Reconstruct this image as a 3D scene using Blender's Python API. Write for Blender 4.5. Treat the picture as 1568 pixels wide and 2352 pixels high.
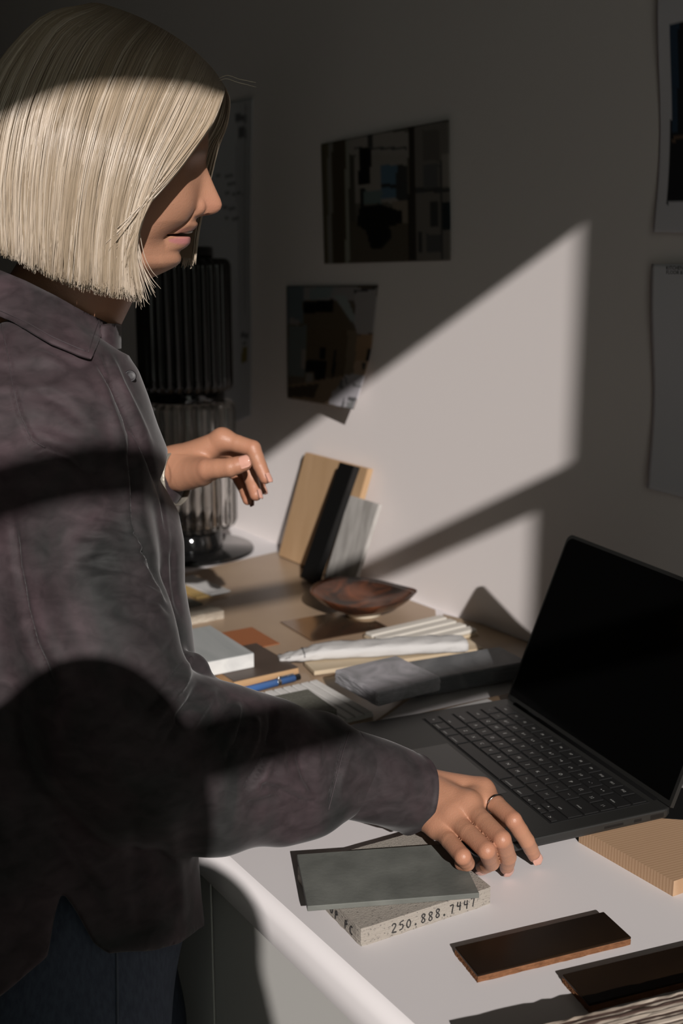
import bpy, bmesh, math, random
import numpy as np
from mathutils import Vector, Matrix

for _o in list(bpy.data.objects):
    bpy.data.objects.remove(_o)
SC = bpy.context.scene
COL = SC.collection
random.seed(7)
RNG = np.random.default_rng(7)

# ------------------------------------------------------------------ camera
ZD = 0.88                      # height of the worktop above the floor
CH = 0.555                     # camera height above the worktop
FPX, CX, CY = 2600.0, 784.0, 1176.0
PITCH = math.atan((CY - 600.0) / FPX)
YAW = math.radians(33.5)       # the right-hand wall runs along +Y
cam_d = bpy.data.cameras.new('camera')
cam_d.sensor_fit = 'VERTICAL'
cam_d.sensor_height = 36.0
cam_d.sensor_width = 24.0
cam_d.lens = FPX / 2352.0 * 36.0
cam_d.clip_start = 0.02
cam_d.dof.use_dof = True
cam_d.dof.focus_distance = 1.02
cam_d.dof.aperture_fstop = 6.3
cam = bpy.data.objects.new('camera', cam_d)
COL.objects.link(cam)
cam.location = (0, 0, ZD + CH)
cam.rotation_euler = (math.pi / 2 - PITCH, 0, -YAW)
SC.camera = cam

# ------------------------------------------------------------------ world, sun, exposure
LDIR = Vector((0.345, 0.835, -0.425)).normalized()      # travel direction of the sunlight
wd = bpy.data.worlds.new('world')
SC.world = wd
wd.use_nodes = True
_bg = wd.node_tree.nodes['Background']
_bg.inputs['Color'].default_value = (0.92, 0.95, 0.84, 1)
_bg.inputs['Strength'].default_value = 0.70
sun_d = bpy.data.lights.new('sun', 'SUN')
sun_d.energy = 4.6
sun_d.angle = math.radians(0.55)
sun_d.color = (1.0, 0.945, 0.91)
sun = bpy.data.objects.new('sun', sun_d)
COL.objects.link(sun)
sun.location = (-1, -3, 4)
sun.rotation_euler = LDIR.to_track_quat('-Z', 'Y').to_euler()
SC.view_settings.view_transform = 'Standard'
SC.view_settings.look = 'None'
SC.view_settings.gamma = 1.0
SC.view_settings.use_curve_mapping = False
SC.view_settings.exposure = 0.0

# ------------------------------------------------------------------ measuring helpers (photo pixel -> point in the room)
_cp, _sp, _cyw, _syw = math.cos(PITCH), math.sin(PITCH), math.cos(YAW), math.sin(YAW)
CAM = np.array([0, 0, ZD + CH])


def ray(px, py):
    x, z = (px - CX) / FPX, -(py - CY) / FPX
    y2 = _cp + z * _sp
    z2 = -_sp + z * _cp
    return np.array([x * _cyw + y2 * _syw, -x * _syw + y2 * _cyw, z2])


def onz(px, py, z=0.0):
    """point at height z above the worktop"""
    r = ray(px, py)
    return CAM + r * ((z - CH) / r[2])


def onx(px, py, x):
    r = ray(px, py)
    return CAM + r * (x / r[0])


def dep(px, py, d):
    """point at depth d along the lens axis"""
    return CAM + ray(px, py) * d


def proj(P):
    P = np.asarray(P, dtype=float) - CAM
    X = P[..., 0] * _cyw - P[..., 1] * _syw
    Yh = P[..., 0] * _syw + P[..., 1] * _cyw
    y = Yh * _cp - P[..., 2] * _sp
    z = Yh * _sp + P[..., 2] * _cp
    return CX + FPX * X / y, CY - FPX * z / y, y


def zat(x, y, py):
    """world height of photo row py on the vertical line through (x, y)"""
    lo, hi = -0.9, 3.0
    for _ in range(40):
        m = (lo + hi) / 2
        if proj((x, y, m))[1] > py:
            lo = m
        else:
            hi = m
    return lo


def srgb(r, g, b):
    f = lambda c: (c / 255 / 12.92) if c / 255 <= 0.04045 else ((c / 255 + 0.055) / 1.055) ** 2.4
    return (f(r), f(g), f(b))


# ------------------------------------------------------------------ materials
def mat(name, col, rough=0.5, metal=0.0, spec=0.5, col2=None, scale=20.0, stretch=(1, 1, 1), detail=5.0,
        bump=0.0, bscale=300.0, bstretch=None, coat=0.0, trans=0.0, lo=0.35, hi=0.65, attr=None, sss=0.0, rot=(0, 0, 0),
        wave=None, wdir='X', sheen=0.0, ior=1.5, distort=0.0, fine=None):
    m = bpy.data.materials.new(name)
    m.use_nodes = True
    nt = m.node_tree
    b = nt.nodes['Principled BSDF']
    b.inputs['Base Color'].default_value = (*col[:3], 1)
    b.inputs['Roughness'].default_value = rough
    b.inputs['Metallic'].default_value = metal
    b.inputs['Specular IOR Level'].default_value = spec
    b.inputs['Coat Weight'].default_value = coat
    b.inputs['Coat Roughness'].default_value = 0.08
    b.inputs['Transmission Weight'].default_value = trans
    b.inputs['IOR'].default_value = ior
    if sheen:
        b.inputs['Sheen Weight'].default_value = sheen
        b.inputs['Sheen Roughness'].default_value = 0.4
    if sss:
        b.inputs['Subsurface Weight'].default_value = sss
        b.inputs['Subsurface Radius'].default_value = (0.010, 0.004, 0.002)
        b.inputs['Subsurface Scale'].default_value = 0.6
    tc = nt.nodes.new('ShaderNodeTexCoord')

    def noise(sc, st, det, dis=0.0):
        mp = nt.nodes.new('ShaderNodeMapping')
        mp.inputs['Scale'].default_value = st
        mp.inputs['Rotation'].default_value = rot
        nt.links.new(tc.outputs['Object'], mp.inputs['Vector'])
        n = nt.nodes.new('ShaderNodeTexNoise')
        n.inputs['Scale'].default_value = sc
        n.inputs['Detail'].default_value = det
        n.inputs['Distortion'].default_value = dis
        nt.links.new(mp.outputs['Vector'], n.inputs['Vector'])
        return n
    src = None
    if col2 is not None:
        if wave:
            mp = nt.nodes.new('ShaderNodeMapping')
            mp.inputs['Scale'].default_value = stretch
            mp.inputs['Rotation'].default_value = rot
            nt.links.new(tc.outputs['Object'], mp.inputs['Vector'])
            n = nt.nodes.new('ShaderNodeTexWave')
            n.bands_direction = wdir
            n.inputs['Scale'].default_value = scale
            n.inputs['Distortion'].default_value = wave
            n.inputs['Detail'].default_value = 3
            n.inputs['Detail Scale'].default_value = 1.5
            nt.links.new(mp.outputs['Vector'], n.inputs['Vector'])
        else:
            n = noise(scale, stretch, detail, distort)
        rp = nt.nodes.new('ShaderNodeValToRGB')
        rp.color_ramp.elements[0].position = lo
        rp.color_ramp.elements[0].color = (*col[:3], 1)
        rp.color_ramp.elements[1].position = hi
        rp.color_ramp.elements[1].color = (*col2[:3], 1)
        nt.links.new(n.outputs['Fac'], rp.inputs['Fac'])
        src = rp.outputs['Color']
    if fine and src is not None:
        n = noise(fine[0], fine[2] if len(fine) > 2 else (1, 1, 1), 6.0, 0.6)
        mr = nt.nodes.new('ShaderNodeMapRange')
        mr.inputs['From Min'].default_value = 0.3
        mr.inputs['From Max'].default_value = 0.7
        mr.inputs['To Min'].default_value = 1 - fine[1]
        mr.inputs['To Max'].default_value = 1 + fine[1]
        nt.links.new(n.outputs['Fac'], mr.inputs['Value'])
        vm = nt.nodes.new('ShaderNodeVectorMath')
        vm.operation = 'SCALE'
        nt.links.new(src, vm.inputs[0])
        nt.links.new(mr.outputs['Result'], vm.inputs['Scale'])
        src = vm.outputs['Vector']
    if attr:
        at = nt.nodes.new('ShaderNodeAttribute')
        at.attribute_name = attr
        if src is None:
            src = at.outputs['Color']
        else:
            mx = nt.nodes.new('ShaderNodeMix')
            mx.data_type = 'RGBA'
            mx.blend_type = 'MULTIPLY'
            mx.inputs['Factor'].default_value = 1.0
            nt.links.new(src, mx.inputs['A'])
            nt.links.new(at.outputs['Color'], mx.inputs['B'])
            src = mx.outputs['Result']
    if src is not None:
        nt.links.new(src, b.inputs['Base Color'])
    if bump:
        n = noise(bscale, bstretch or (1, 1, 1), 4.0)
        bp = nt.nodes.new('ShaderNodeBump')
        bp.inputs['Strength'].default_value = bump
        bp.inputs['Distance'].default_value = 0.002
        nt.links.new(n.outputs['Fac'], bp.inputs['Height'])
        nt.links.new(bp.outputs['Normal'], b.inputs['Normal'])
    return m


# ------------------------------------------------------------------ mesh helpers
def link(name, me, parent=None, loc=None, rotz=0.0, mats=None, smooth=False):
    o = bpy.data.objects.new(name, me)
    COL.objects.link(o)
    if mats:
        for mm in (mats if isinstance(mats, (list, tuple)) else [mats]):
            me.materials.append(mm)
    if smooth:
        me.polygons.foreach_set('use_smooth', [True] * len(me.polygons))
    if loc is not None:
        o.location = loc
    o.rotation_euler = (0, 0, rotz)
    if parent is not None:
        o.parent = parent
    return o


def mesh(name, verts, faces):
    me = bpy.data.meshes.new(name)
    me.from_pydata([tuple(map(float, v)) for v in verts], [], [tuple(map(int, f)) for f in faces])
    me.update()
    return me


def bm_mesh(name, bm):
    me = bpy.data.meshes.new(name)
    bmesh.ops.recalc_face_normals(bm, faces=bm.faces)
    bm.to_mesh(me)
    bm.free()
    return me


def add_box(bm, c, s, bevel=0.0, seg=2, rot=None):
    r = bmesh.ops.create_cube(bm, size=1.0)
    vs = r['verts']
    for v in vs:
        v.co = Vector((v.co.x * s[0], v.co.y * s[1], v.co.z * s[2]))
    if bevel > 0:
        es = list({e for v in vs for e in v.link_edges})
        rr = bmesh.ops.bevel(bm, geom=es, offset=bevel, segments=seg, affect='EDGES', profile=0.5)
        vs = list({v for f in rr['faces'] for v in f.verts} | {v for v in vs if v.is_valid})
    for v in vs:
        if rot is not None:
            v.co = rot @ v.co
        v.co += Vector(c)
    return vs


def box_mesh(name, s, bevel=0.0, c=(0, 0, 0), seg=2):
    bm = bmesh.new()
    add_box(bm, c, s, bevel, seg)
    return bm_mesh(name, bm)


def tag(o, label=None, cat=None, group=None, kind=None):
    if label:
        o['label'] = label
    if cat:
        o['category'] = cat
    if group:
        o['group'] = group
    if kind:
        o['kind'] = kind
    return o


def empty(name, loc=(0, 0, 0), rotz=0.0):
    o = bpy.data.objects.new(name, None)
    COL.objects.link(o)
    o.empty_display_size = 0.05
    o.location = loc
    o.rotation_euler = (0, 0, rotz)
    return o


def lathe_mesh(name, prof, n=48, flute=None):
    """prof: list of (r, z); flute(r, z, ang) -> r"""
    vs, fs = [], []
    for (r, z) in prof:
        for i in range(n):
            a = 2 * math.pi * i / n
            rr = flute(r, z, a) if flute else r
            vs.append((rr * math.cos(a), rr * math.sin(a), z))
    m = len(prof)
    for j in range(m - 1):
        for i in range(n):
            k = (i + 1) % n
            fs.append((j * n + i, j * n + k, (j + 1) * n + k, (j + 1) * n + i))
    fs.append(tuple(range(n - 1, -1, -1)))
    fs.append(tuple((m - 1) * n + i for i in range(n)))
    return mesh(name, vs, fs)


def tube_arrays(pts, rad, sides=8, closed_ends=True, flat=None):
    """swept tube along pts (n,3); rad scalar or list"""
    P = np.asarray(pts, float)
    n = len(P)
    R = np.full(n, rad) if np.isscalar(rad) else np.asarray(rad, float)
    T = np.gradient(P, axis=0)
    T /= np.linalg.norm(T, axis=1)[:, None] + 1e-12
    up = np.array([0, 0, 1.0])
    if abs(T[0] @ up) > 0.9:
        up = np.array([1.0, 0, 0])
    vs, fs = [], []
    u = np.cross(T[0], up)
    u /= np.linalg.norm(u)
    for i in range(n):
        u = u - T[i] * (u @ T[i])
        u /= np.linalg.norm(u)
        w = np.cross(T[i], u)
        for k in range(sides):
            a = 2 * math.pi * k / sides
            vs.append(P[i] + R[i] * (math.cos(a) * u + math.sin(a) * w * (flat or 1.0)))
    for i in range(n - 1):
        for k in range(sides):
            k2 = (k + 1) % sides
            fs.append((i * sides + k, i * sides + k2, (i + 1) * sides + k2, (i + 1) * sides + k))
    if closed_ends:
        fs.append(tuple(range(sides - 1, -1, -1)))
        fs.append(tuple((n - 1) * sides + k for k in range(sides)))
    return vs, fs


def rect_fit(pxs, z):
    """four photo corners (in order) on the plane z above the worktop -> centre, length, width, rotation"""
    P = np.array([onz(p[0], p[1], z) for p in pxs])
    if len(P) == 3:
        P = np.vstack([P, P[0] + P[2] - P[1]])
    c = P.mean(0)
    e1 = ((P[1] - P[0]) + (P[2] - P[3])) / 2
    e2 = ((P[3] - P[0]) + (P[2] - P[1])) / 2
    a1 = math.atan2(e1[1], e1[0])
    d2 = np.array([-math.sin(a1), math.cos(a1), 0])
    return c, np.linalg.norm(e1), abs(e2 @ d2), a1, (1 if e2 @ d2 > 0 else -1)


def slab(name, pxs, z0, z1, m, label=None, cat=None, bevel=0.0008, parent=None, group=None, rough_edge=0.0, kind=None):
    c, L, Wd, a, sg = rect_fit(pxs, z1)
    if rough_edge:
        bm = bmesh.new()
        add_box(bm, (0, 0, (z1 - z0) / 2), (L, Wd, z1 - z0))
        bmesh.ops.subdivide_edges(bm, edges=bm.edges[:], cuts=14, use_grid_fill=True)
        r = random.Random(len(name) * 7 + int(L * 1e4))
        for v in bm.verts:
            d = Vector((r.uniform(-1, 1), r.uniform(-1, 1), 0)) * rough_edge
            if abs(abs(v.co.x) - L / 2) < 1e-6 or abs(abs(v.co.y) - Wd / 2) < 1e-6:
                v.co += d
        me = bm_mesh(name, bm)
    else:
        me = box_mesh(name, (L, Wd, z1 - z0), min(bevel, (z1 - z0) * 0.45), c=(0, 0, (z1 - z0) / 2))
    o = link(name, me, parent, (c[0], c[1], ZD + z0), a, m)
    if label:
        tag(o, label, cat, group, kind)
    return o, L, Wd


def text_arrays(s, size, align='CENTER', extrude=0.0):
    cu = bpy.data.curves.new('txt', 'FONT')
    cu.body = s
    cu.size = size
    cu.align_x = align
    cu.align_y = 'CENTER'
    cu.resolution_u = 2
    ob = bpy.data.objects.new('txt', cu)
    COL.objects.link(ob)
    dg = bpy.context.evaluated_depsgraph_get()
    me = bpy.data.meshes.new_from_object(ob.evaluated_get(dg))
    vs = [tuple(v.co) for v in me.vertices]
    fs = [tuple(p.vertices) for p in me.polygons]
    bpy.data.objects.remove(ob)
    bpy.data.curves.remove(cu)
    bpy.data.meshes.remove(me)
    return vs, fs
# ------------------------------------------------------------------ the room
XW = 1.11
Y0 = -0.70
M_wall = mat('wall_paint', (0.80, 0.745, 0.725), 0.85, spec=0.2, bump=0.05, bscale=500)
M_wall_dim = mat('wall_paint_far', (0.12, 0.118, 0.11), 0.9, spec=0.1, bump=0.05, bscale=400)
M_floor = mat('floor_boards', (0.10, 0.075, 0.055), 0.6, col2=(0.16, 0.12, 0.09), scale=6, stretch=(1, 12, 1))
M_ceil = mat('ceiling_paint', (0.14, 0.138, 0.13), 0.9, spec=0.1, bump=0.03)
M_frame = mat('window_frame_paint', (0.55, 0.54, 0.52), 0.5, bump=0.02)


def structure(name, s, c, m, bevel=0.0):
    o = link(name, box_mesh(name, s, bevel), None, c, 0, m)
    o['kind'] = 'structure'
    return o


RX0, RX1, RY1, RH = -2.7, XW, 4.0, 2.75
structure('floor', (RX1 - RX0 + 0.3, RY1 - Y0 + 0.3, 0.1), ((RX0 + RX1) / 2, (Y0 + RY1) / 2, -0.05), M_floor)
structure('ceiling', (RX1 - RX0 + 0.3, RY1 - Y0 + 0.3, 0.1), ((RX0 + RX1) / 2, (Y0 + RY1) / 2, RH + 0.05), M_ceil)
structure('wall_right', (0.1, RY1 - Y0, RH), (XW + 0.05, (Y0 + RY1) / 2, RH / 2), M_wall)
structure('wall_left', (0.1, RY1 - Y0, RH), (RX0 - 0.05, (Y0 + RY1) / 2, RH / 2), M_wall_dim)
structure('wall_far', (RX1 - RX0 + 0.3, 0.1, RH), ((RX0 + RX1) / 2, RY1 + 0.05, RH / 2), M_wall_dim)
# window wall behind the photographer, one mesh with an opening
SL = 0.425 / 0.835
WZ_T = ZD + 1.1875 + 0.70 * SL
WZ_TU = ZD + 0.858 + 0.70 * SL
WZ_TL = ZD + 0.812 + 0.70 * SL
WZ_B = 0.45
WX_R = XW - (1.110 - Y0) * (0.345 / 0.835)
WX_RL = XW - (1.190 - Y0) * (0.345 / 0.835)
WX_L = -1.25
bm = bmesh.new()
T = 0.05
yw = Y0 - T / 2
add_box(bm, ((RX0 + WX_L) / 2, yw, RH / 2), (WX_L - RX0, T, RH))
add_box(bm, ((RX1 + WX_R) / 2, yw, RH / 2), (RX1 - WX_R, T, RH))
add_box(bm, ((WX_L + WX_R) / 2, yw, (RH + WZ_T) / 2), (WX_R - WX_L, T, RH - WZ_T))
add_box(bm, ((WX_L + WX_R) / 2, yw, WZ_B / 2), (WX_R - WX_L, T, WZ_B))
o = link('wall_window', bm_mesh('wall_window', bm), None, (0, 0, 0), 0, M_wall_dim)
o['kind'] = 'structure'
win = empty('window_1', ((WX_L + WX_R) / 2, Y0, WZ_B))
win['kind'] = 'structure'
wl = Vector(win.location)


def winbar(name, x0, x1, z0, z1, d=0.03):
    link(name, box_mesh(name, (x1 - x0, d, z1 - z0), 0.002), win, Vector(((x0 + x1) / 2, yw, (z0 + z1) / 2)) - wl, 0, M_frame)


winbar('transom', WX_L, WX_R, WZ_TL, WZ_TU, 0.012)
winbar('transom', WX_L, WX_R, ZD + 0.549 + 0.70 * SL, ZD + 0.600 + 0.70 * SL, 0.012)
winbar('lower_stile', WX_RL, WX_R, WZ_B, WZ_TL)
winbar('lower_stile', WX_L, WX_L + 0.05, WZ_B, WZ_TL)
winbar('sill_rail', WX_L + 0.05, WX_RL, WZ_B, WZ_B + 0.05)

# ------------------------------------------------------------------ worktop and cabinets
XE = 0.442
M_top = mat('white_laminate', (0.635, 0.605, 0.605), 0.5, spec=0.25, bump=0.015, bscale=900)
M_cab = mat('cabinet_paint', (0.62, 0.61, 0.58), 0.5, spec=0.3, bump=0.02)
M_dark = mat('plinth_black', (0.02, 0.02, 0.02), 0.7, bump=0.02)
DY0, DY1 = -0.35, 3.0
prof = [(XW, 0.0)]
RN = 0.012
for k in range(9):
    a = math.pi / 2 + k * math.pi / 2 / 8
    prof.append((XE + RN * 1.05 + RN * 1.05 * math.cos(a), -RN + RN * math.sin(a)))
prof += [(XE, -0.034), (XE + 0.006, -0.038), (XW, -0.038)]
vs = [(x, DY0, z) for x, z in prof] + [(x, DY1, z) for x, z in prof]
n = len(prof)
fs = [(i, (i + 1) % n, n + (i + 1) % n, n + i) for i in range(n)] + [tuple(range(n - 1, -1, -1)), tuple(range(n, 2 * n))]
o = link('worktop', mesh('worktop', vs, fs), None, (0, 0, ZD), 0, M_top)
for p in o.data.polygons:
    if len(p.vertices) == 4 and 1 <= min(p.vertices) % n <= 9:
        p.use_smooth = True
tag(o, 'long white worktop with a rounded front edge running along the wall', 'worktop')
XC = XE + 0.012
ys = onx(488, 2150, XC)[1]
for k, (a, b, lab) in enumerate([(DY0 + 0.02, ys, 'pale grey cabinet under the worktop, sunlit front nearest the camera'),
                                 (ys, ys + 0.6, 'pale grey cabinet under the worktop, in shadow behind the jeans'),
                                 (ys + 0.6, DY1 - 0.02, 'pale grey cabinet at the far end under the worktop')]):
    e = tag(empty('cabinet', (XC, (a + b) / 2, 0)), lab, 'cabinet', 'base cabinets under the worktop')
    w = b - a
    link('carcass', box_mesh('carcass', (XW - XC - 0.03, w - 0.002, ZD - 0.038 - 0.1), 0.001), e, ((XW - XC) / 2 + 0.012, 0, 0.1 + (ZD - 0.138) / 2), 0, M_cab)
    link('door', box_mesh('door', (0.018, w - 0.0035, ZD - 0.038 - 0.1 - 0.004), 0.0012), e, (0.009, 0, 0.1 + (ZD - 0.138) / 2), 0, M_cab)
    link('plinth', box_mesh('plinth', (XW - XC - 0.1, w - 0.002, 0.099), 0), e, ((XW - XC) / 2 + 0.04, 0, 0.05), 0, M_dark)

# ------------------------------------------------------------------ laptop
M_alu = mat('space_black_metal', (0.017, 0.017, 0.016), 0.42, metal=0.0, spec=0.45, bump=0.02, bscale=1500)
M_key = mat('key_black', (0.010, 0.010, 0.010), 0.42, spec=0.5, bump=0.02, bscale=1500)
M_well = mat('key_well', (0.004, 0.004, 0.004), 0.6, bump=0.02)
M_leg = mat('key_legend', (0.42, 0.42, 0.40), 0.6, bump=0.01)
M_scr = mat('screen_glass', (0.002, 0.002, 0.002), 0.12, spec=0.35, bump=0.002)
M_pad = mat('trackpad_glass', (0.020, 0.020, 0.019), 0.28, spec=0.5, bump=0.005)
M_blackmatte = mat('hinge_black', (0.003, 0.003, 0.003), 0.9, spec=0.05, bump=0.01)
M_port = mat('port_dark', (0.002, 0.002, 0.002), 0.5, bump=0.01)
LW, LD, LZ = 0.3126, 0.2212, 0.0155
lap_rot = math.radians(-101.0)
lap = empty('laptop', (0.686, 1.027, ZD + LZ), lap_rot)
tag(lap, 'open black laptop with an unlit screen, resting on a pale wood block', 'laptop')


def rrect(w, h, r, n=6):
    pts = []
    for cx_, cy_, a0 in ((w - r, h - r, 0), (r, h - r, 90), (r, r, 180), (w - r, r, 270)):
        for k in range(n + 1):
            a = math.radians(a0 + 90 * k / n)
            pts.append((cx_ + r * math.cos(a), cy_ + r * math.sin(a)))
    return pts


bv_, bf_ = [], []
lay = [(0.004, 0.0), (0.0012, 0.0018), (0.0, 0.0045), (0.0, 0.0098), (0.0006, 0.0111), (0.0018, 0.0115)]
for ins, z_ in lay:
    bv_ += [(ins + p[0], ins + p[1], z_) for p in rrect(LW - 2 * ins, LD - 2 * ins, 0.011 - ins)]
nb_ = 28
for j in range(len(lay) - 1):
    for i in range(nb_):
        k = (i + 1) % nb_
        bf_.append((j * nb_ + i, j * nb_ + k, (j + 1) * nb_ + k, (j + 1) * nb_ + i))
bf_ += [tuple(range(nb_ - 1, -1, -1)), tuple((len(lay) - 1) * nb_ + i for i in range(nb_))]
base = link('base', mesh('base', bv_, bf_), lap, (0, 0, 0), 0, M_alu)
# keyboard well is a shallow dark plate
link('keyboard_well', box_mesh('keyboard_well', (0.2765, 0.1155, 0.0004), 0.00015, c=(LW / 2, 0.1475, 0.01155)), base, (0, 0, 0), 0, M_well)
link('trackpad', box_mesh('trackpad', (0.130, 0.080, 0.0003), 0.0001, c=(LW / 2, 0.045, 0.0116)), base, (0, 0, 0), 0, M_pad)
U = 0.019
KX0, KY0 = LW / 2 - 0.13775, 0.1475 - 0.057
rows = [
    [('fn', 1), ('control', 1), ('option', 1), ('command', 1.25), ('', 5), ('command', 1.25), ('option', 1), ('ARROWS', 3)],
    [('shift', 2.25)] + [(c, 1) for c in 'ZXCVBNM'] + [('< ,', 1), ('> .', 1), ('? /', 1), ('shift', 2.25)],
    [('caps lock', 1.75)] + [(c, 1) for c in 'ASDFGHJKL'] + [(': ;', 1), ('" \'', 1), ('return', 1.75)],
    [('tab', 1.5)] + [(c, 1) for c in 'QWERTYUIOP'] + [('{ [', 1), ('} ]', 1), ('| \\', 1)],
    [('~ `', 1)] + [(a + ' ' + b, 1) for a, b in zip('!@#$%^&*()_+', '1234567890-=')] + [('delete', 1.5)],
    [('esc', 1.5)] + [('F%d' % i, 1) for i in range(1, 13)] + [('', 1)],
]


def key(label, x0, y0, w, h):
    bm = bmesh.new()
    add_box(bm, (0, 0, 0.0007), (w - 0.0026, h - 0.0026, 0.0012), 0.0005, 1)
    bmesh.ops.recalc_face_normals(bm, faces=bm.faces)
    me = bpy.data.meshes.new('key')
    bm.to_mesh(me)
    bm.free()
    vs = [tuple(v.co) for v in me.vertices]
    fs = [tuple(p.vertices) for p in me.polygons]
    nf = len(fs)
    if label:
        small = len(label) > 3
        tv, tf = text_arrays(label, 0.0031 if small else (0.0042 if len(label) > 1 else 0.0058))
        ox = 0
        oy = -h * 0.22 if small else 0
        b0 = len(vs)
        vs += [(v[0] + ox, v[1] + oy, 0.00142) for v in tv]
        fs += [tuple(i + b0 for i in f) for f in tf]
    bpy.data.meshes.remove(me)
    me = mesh('key', vs, fs)
    o = link('key', me, base, (x0 + w / 2, y0 + h / 2, 0.0115), 0, [M_key, M_leg])
    me.polygons.foreach_set('material_index', [0] * nf + [1] * (len(fs) - nf))


for r, row in enumerate(rows):
    x = KX0
    y = KY0 + r * U
    for lab, w in row:
        if lab == 'ARROWS':
            key('\u25c2' if False else '<', x, y, U, U / 2)
            key('v', x + U, y, U, U / 2)
            key('^', x + U, y + U / 2, U, U / 2)
            key('>', x + 2 * U, y, U, U / 2)
        else:
            key(lab, x, y, w * U, U)
        x += w * U
for (yy, l, hh) in ((0.150, 0.022, 0.0026), (0.178, 0.009, 0.003), (0.201, 0.016, 0.0045)):
    link('port', box_mesh('port', (0.0006, l, hh), 0.0002, c=(LW - 0.00005, yy, 0.0062)), base, (0, 0, 0), 0, M_port)
# lid
LA = math.radians(68.5)
LH = 0.2165
lid = link('lid', None, lap, None) if False else None
bm = bmesh.new()


def round_rect(w, h, r, n=6):
    pts = []
    for cx_, cy_, a0 in ((w - r, h - r, 0), (r, h - r, 90), (r, 0.002, 180), (w - r, 0.002, 270)):
        if cy_ < r:
            pts.append((0 if cx_ < w / 2 else w, 0))
            continue
        for k in range(n + 1):
            a = math.radians(a0 + 90 * k / n)
            pts.append((cx_ + r * math.cos(a), cy_ + r * math.sin(a)))
    return pts


rr = round_rect(LW, LH, 0.010)
t = 0.0045


def prism(pts, z0, z1):
    n_ = len(pts)
    vs_ = [(p[0], p[1], z0) for p in pts] + [(p[0], p[1], z1) for p in pts]
    fs_ = [(i, (i + 1) % n_, n_ + (i + 1) % n_, n_ + i) for i in range(n_)] + [tuple(range(n_ - 1, -1, -1)), tuple(range(n_, 2 * n_))]
    return vs_, fs_


vs, fs = prism(rr, -t, 0)
lid = link('lid', mesh('lid', vs, fs), lap, (0, LD - 0.005, 0.0125), 0, M_alu)
lid.rotation_euler = (LA, 0, 0)
vs, fs = prism([(0.004 + p[0] * (LW - 0.008) / LW, 0.006 + p[1] * (LH - 0.010) / LH) for p in rr], -0.0002, 0.0006)
link('screen', mesh('screen', vs, fs), lid, (0, 0, 0), 0, M_scr)
vs, fs = tube_arrays([(0.02, LD - 0.0055, 0.0095), (LW - 0.02, LD - 0.0055, 0.0095)], 0.0042, 10)
link('hinge', mesh('hinge', vs, fs), lap, (0, 0, 0), 0, M_blackmatte, True)
# ------------------------------------------------------------------ samples in the foreground
M_conc = mat('concrete', (0.30, 0.27, 0.235), 0.9, col2=(0.12, 0.11, 0.10), scale=420, detail=2, lo=0.60, hi=0.72, bump=0.35, bscale=700, spec=0.2)
M_ink = mat('marker_ink', (0.012, 0.011, 0.011), 0.6, bump=0.01)
M_slate = mat('slate_grey', (0.145, 0.150, 0.135), 0.66, col2=(0.098, 0.102, 0.092), scale=26, detail=8, bump=0.10, bscale=260, spec=0.3)
M_glaze = mat('brown_glaze', (0.010, 0.006, 0.004), 0.26, col2=(0.018, 0.010, 0.005), scale=9, spec=0.14, bump=0.01, bscale=200)
M_clay = mat('tile_clay', (0.20, 0.090, 0.042), 0.85, col2=(0.15, 0.066, 0.03), scale=160, bump=0.4, bscale=500, spec=0.2)
M_pine = mat('pine_block', (0.42, 0.275, 0.17), 0.62, col2=(0.345, 0.215, 0.125), scale=88, stretch=(0.06, 1, 0.5), wave=1.2, wdir='Y', lo=0.25, hi=0.95, bump=0.1, bscale=400, bstretch=(1, 8, 1), spec=0.25)

BLK_H = 0.0165
blk = empty('concrete_sample')
c_, L_, W_, a_, s_ = rect_fit([(828, 2131), (1120, 2043), (972, 1902), (680, 1990)], BLK_H)
blk.location = (c_[0], c_[1], ZD)
blk.rotation_euler = (0, 0, a_)
tag(blk, 'speckled concrete sample block with handwritten numbers, under the slate tile', 'sample')
bm = bmesh.new()
add_box(bm, (0, 0, BLK_H / 2), (L_, W_, BLK_H))
bmesh.ops.subdivide_edges(bm, edges=bm.edges[:], cuts=16, use_grid_fill=True)
rr_ = random.Random(3)
for v in bm.verts:
    k = 0.0007 if v.co.z < 0.001 else 0.00022
    v.co.x += rr_.uniform(-k, k) + (0.0006 if v.co.z < 0.001 and v.co.x < -L_ / 2 + 1e-3 else 0)
    v.co.y += rr_.uniform(-k, k)
    if abs(abs(v.co.x) - L_ / 2) < 1e-3 and abs(abs(v.co.y) - W_ / 2) < 1e-3:
        v.co.x *= 0.988
        v.co.y *= 0.988
body = link('block', bm_mesh('block', bm), blk, (0, 0, 0), 0, M_conc)
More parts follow.
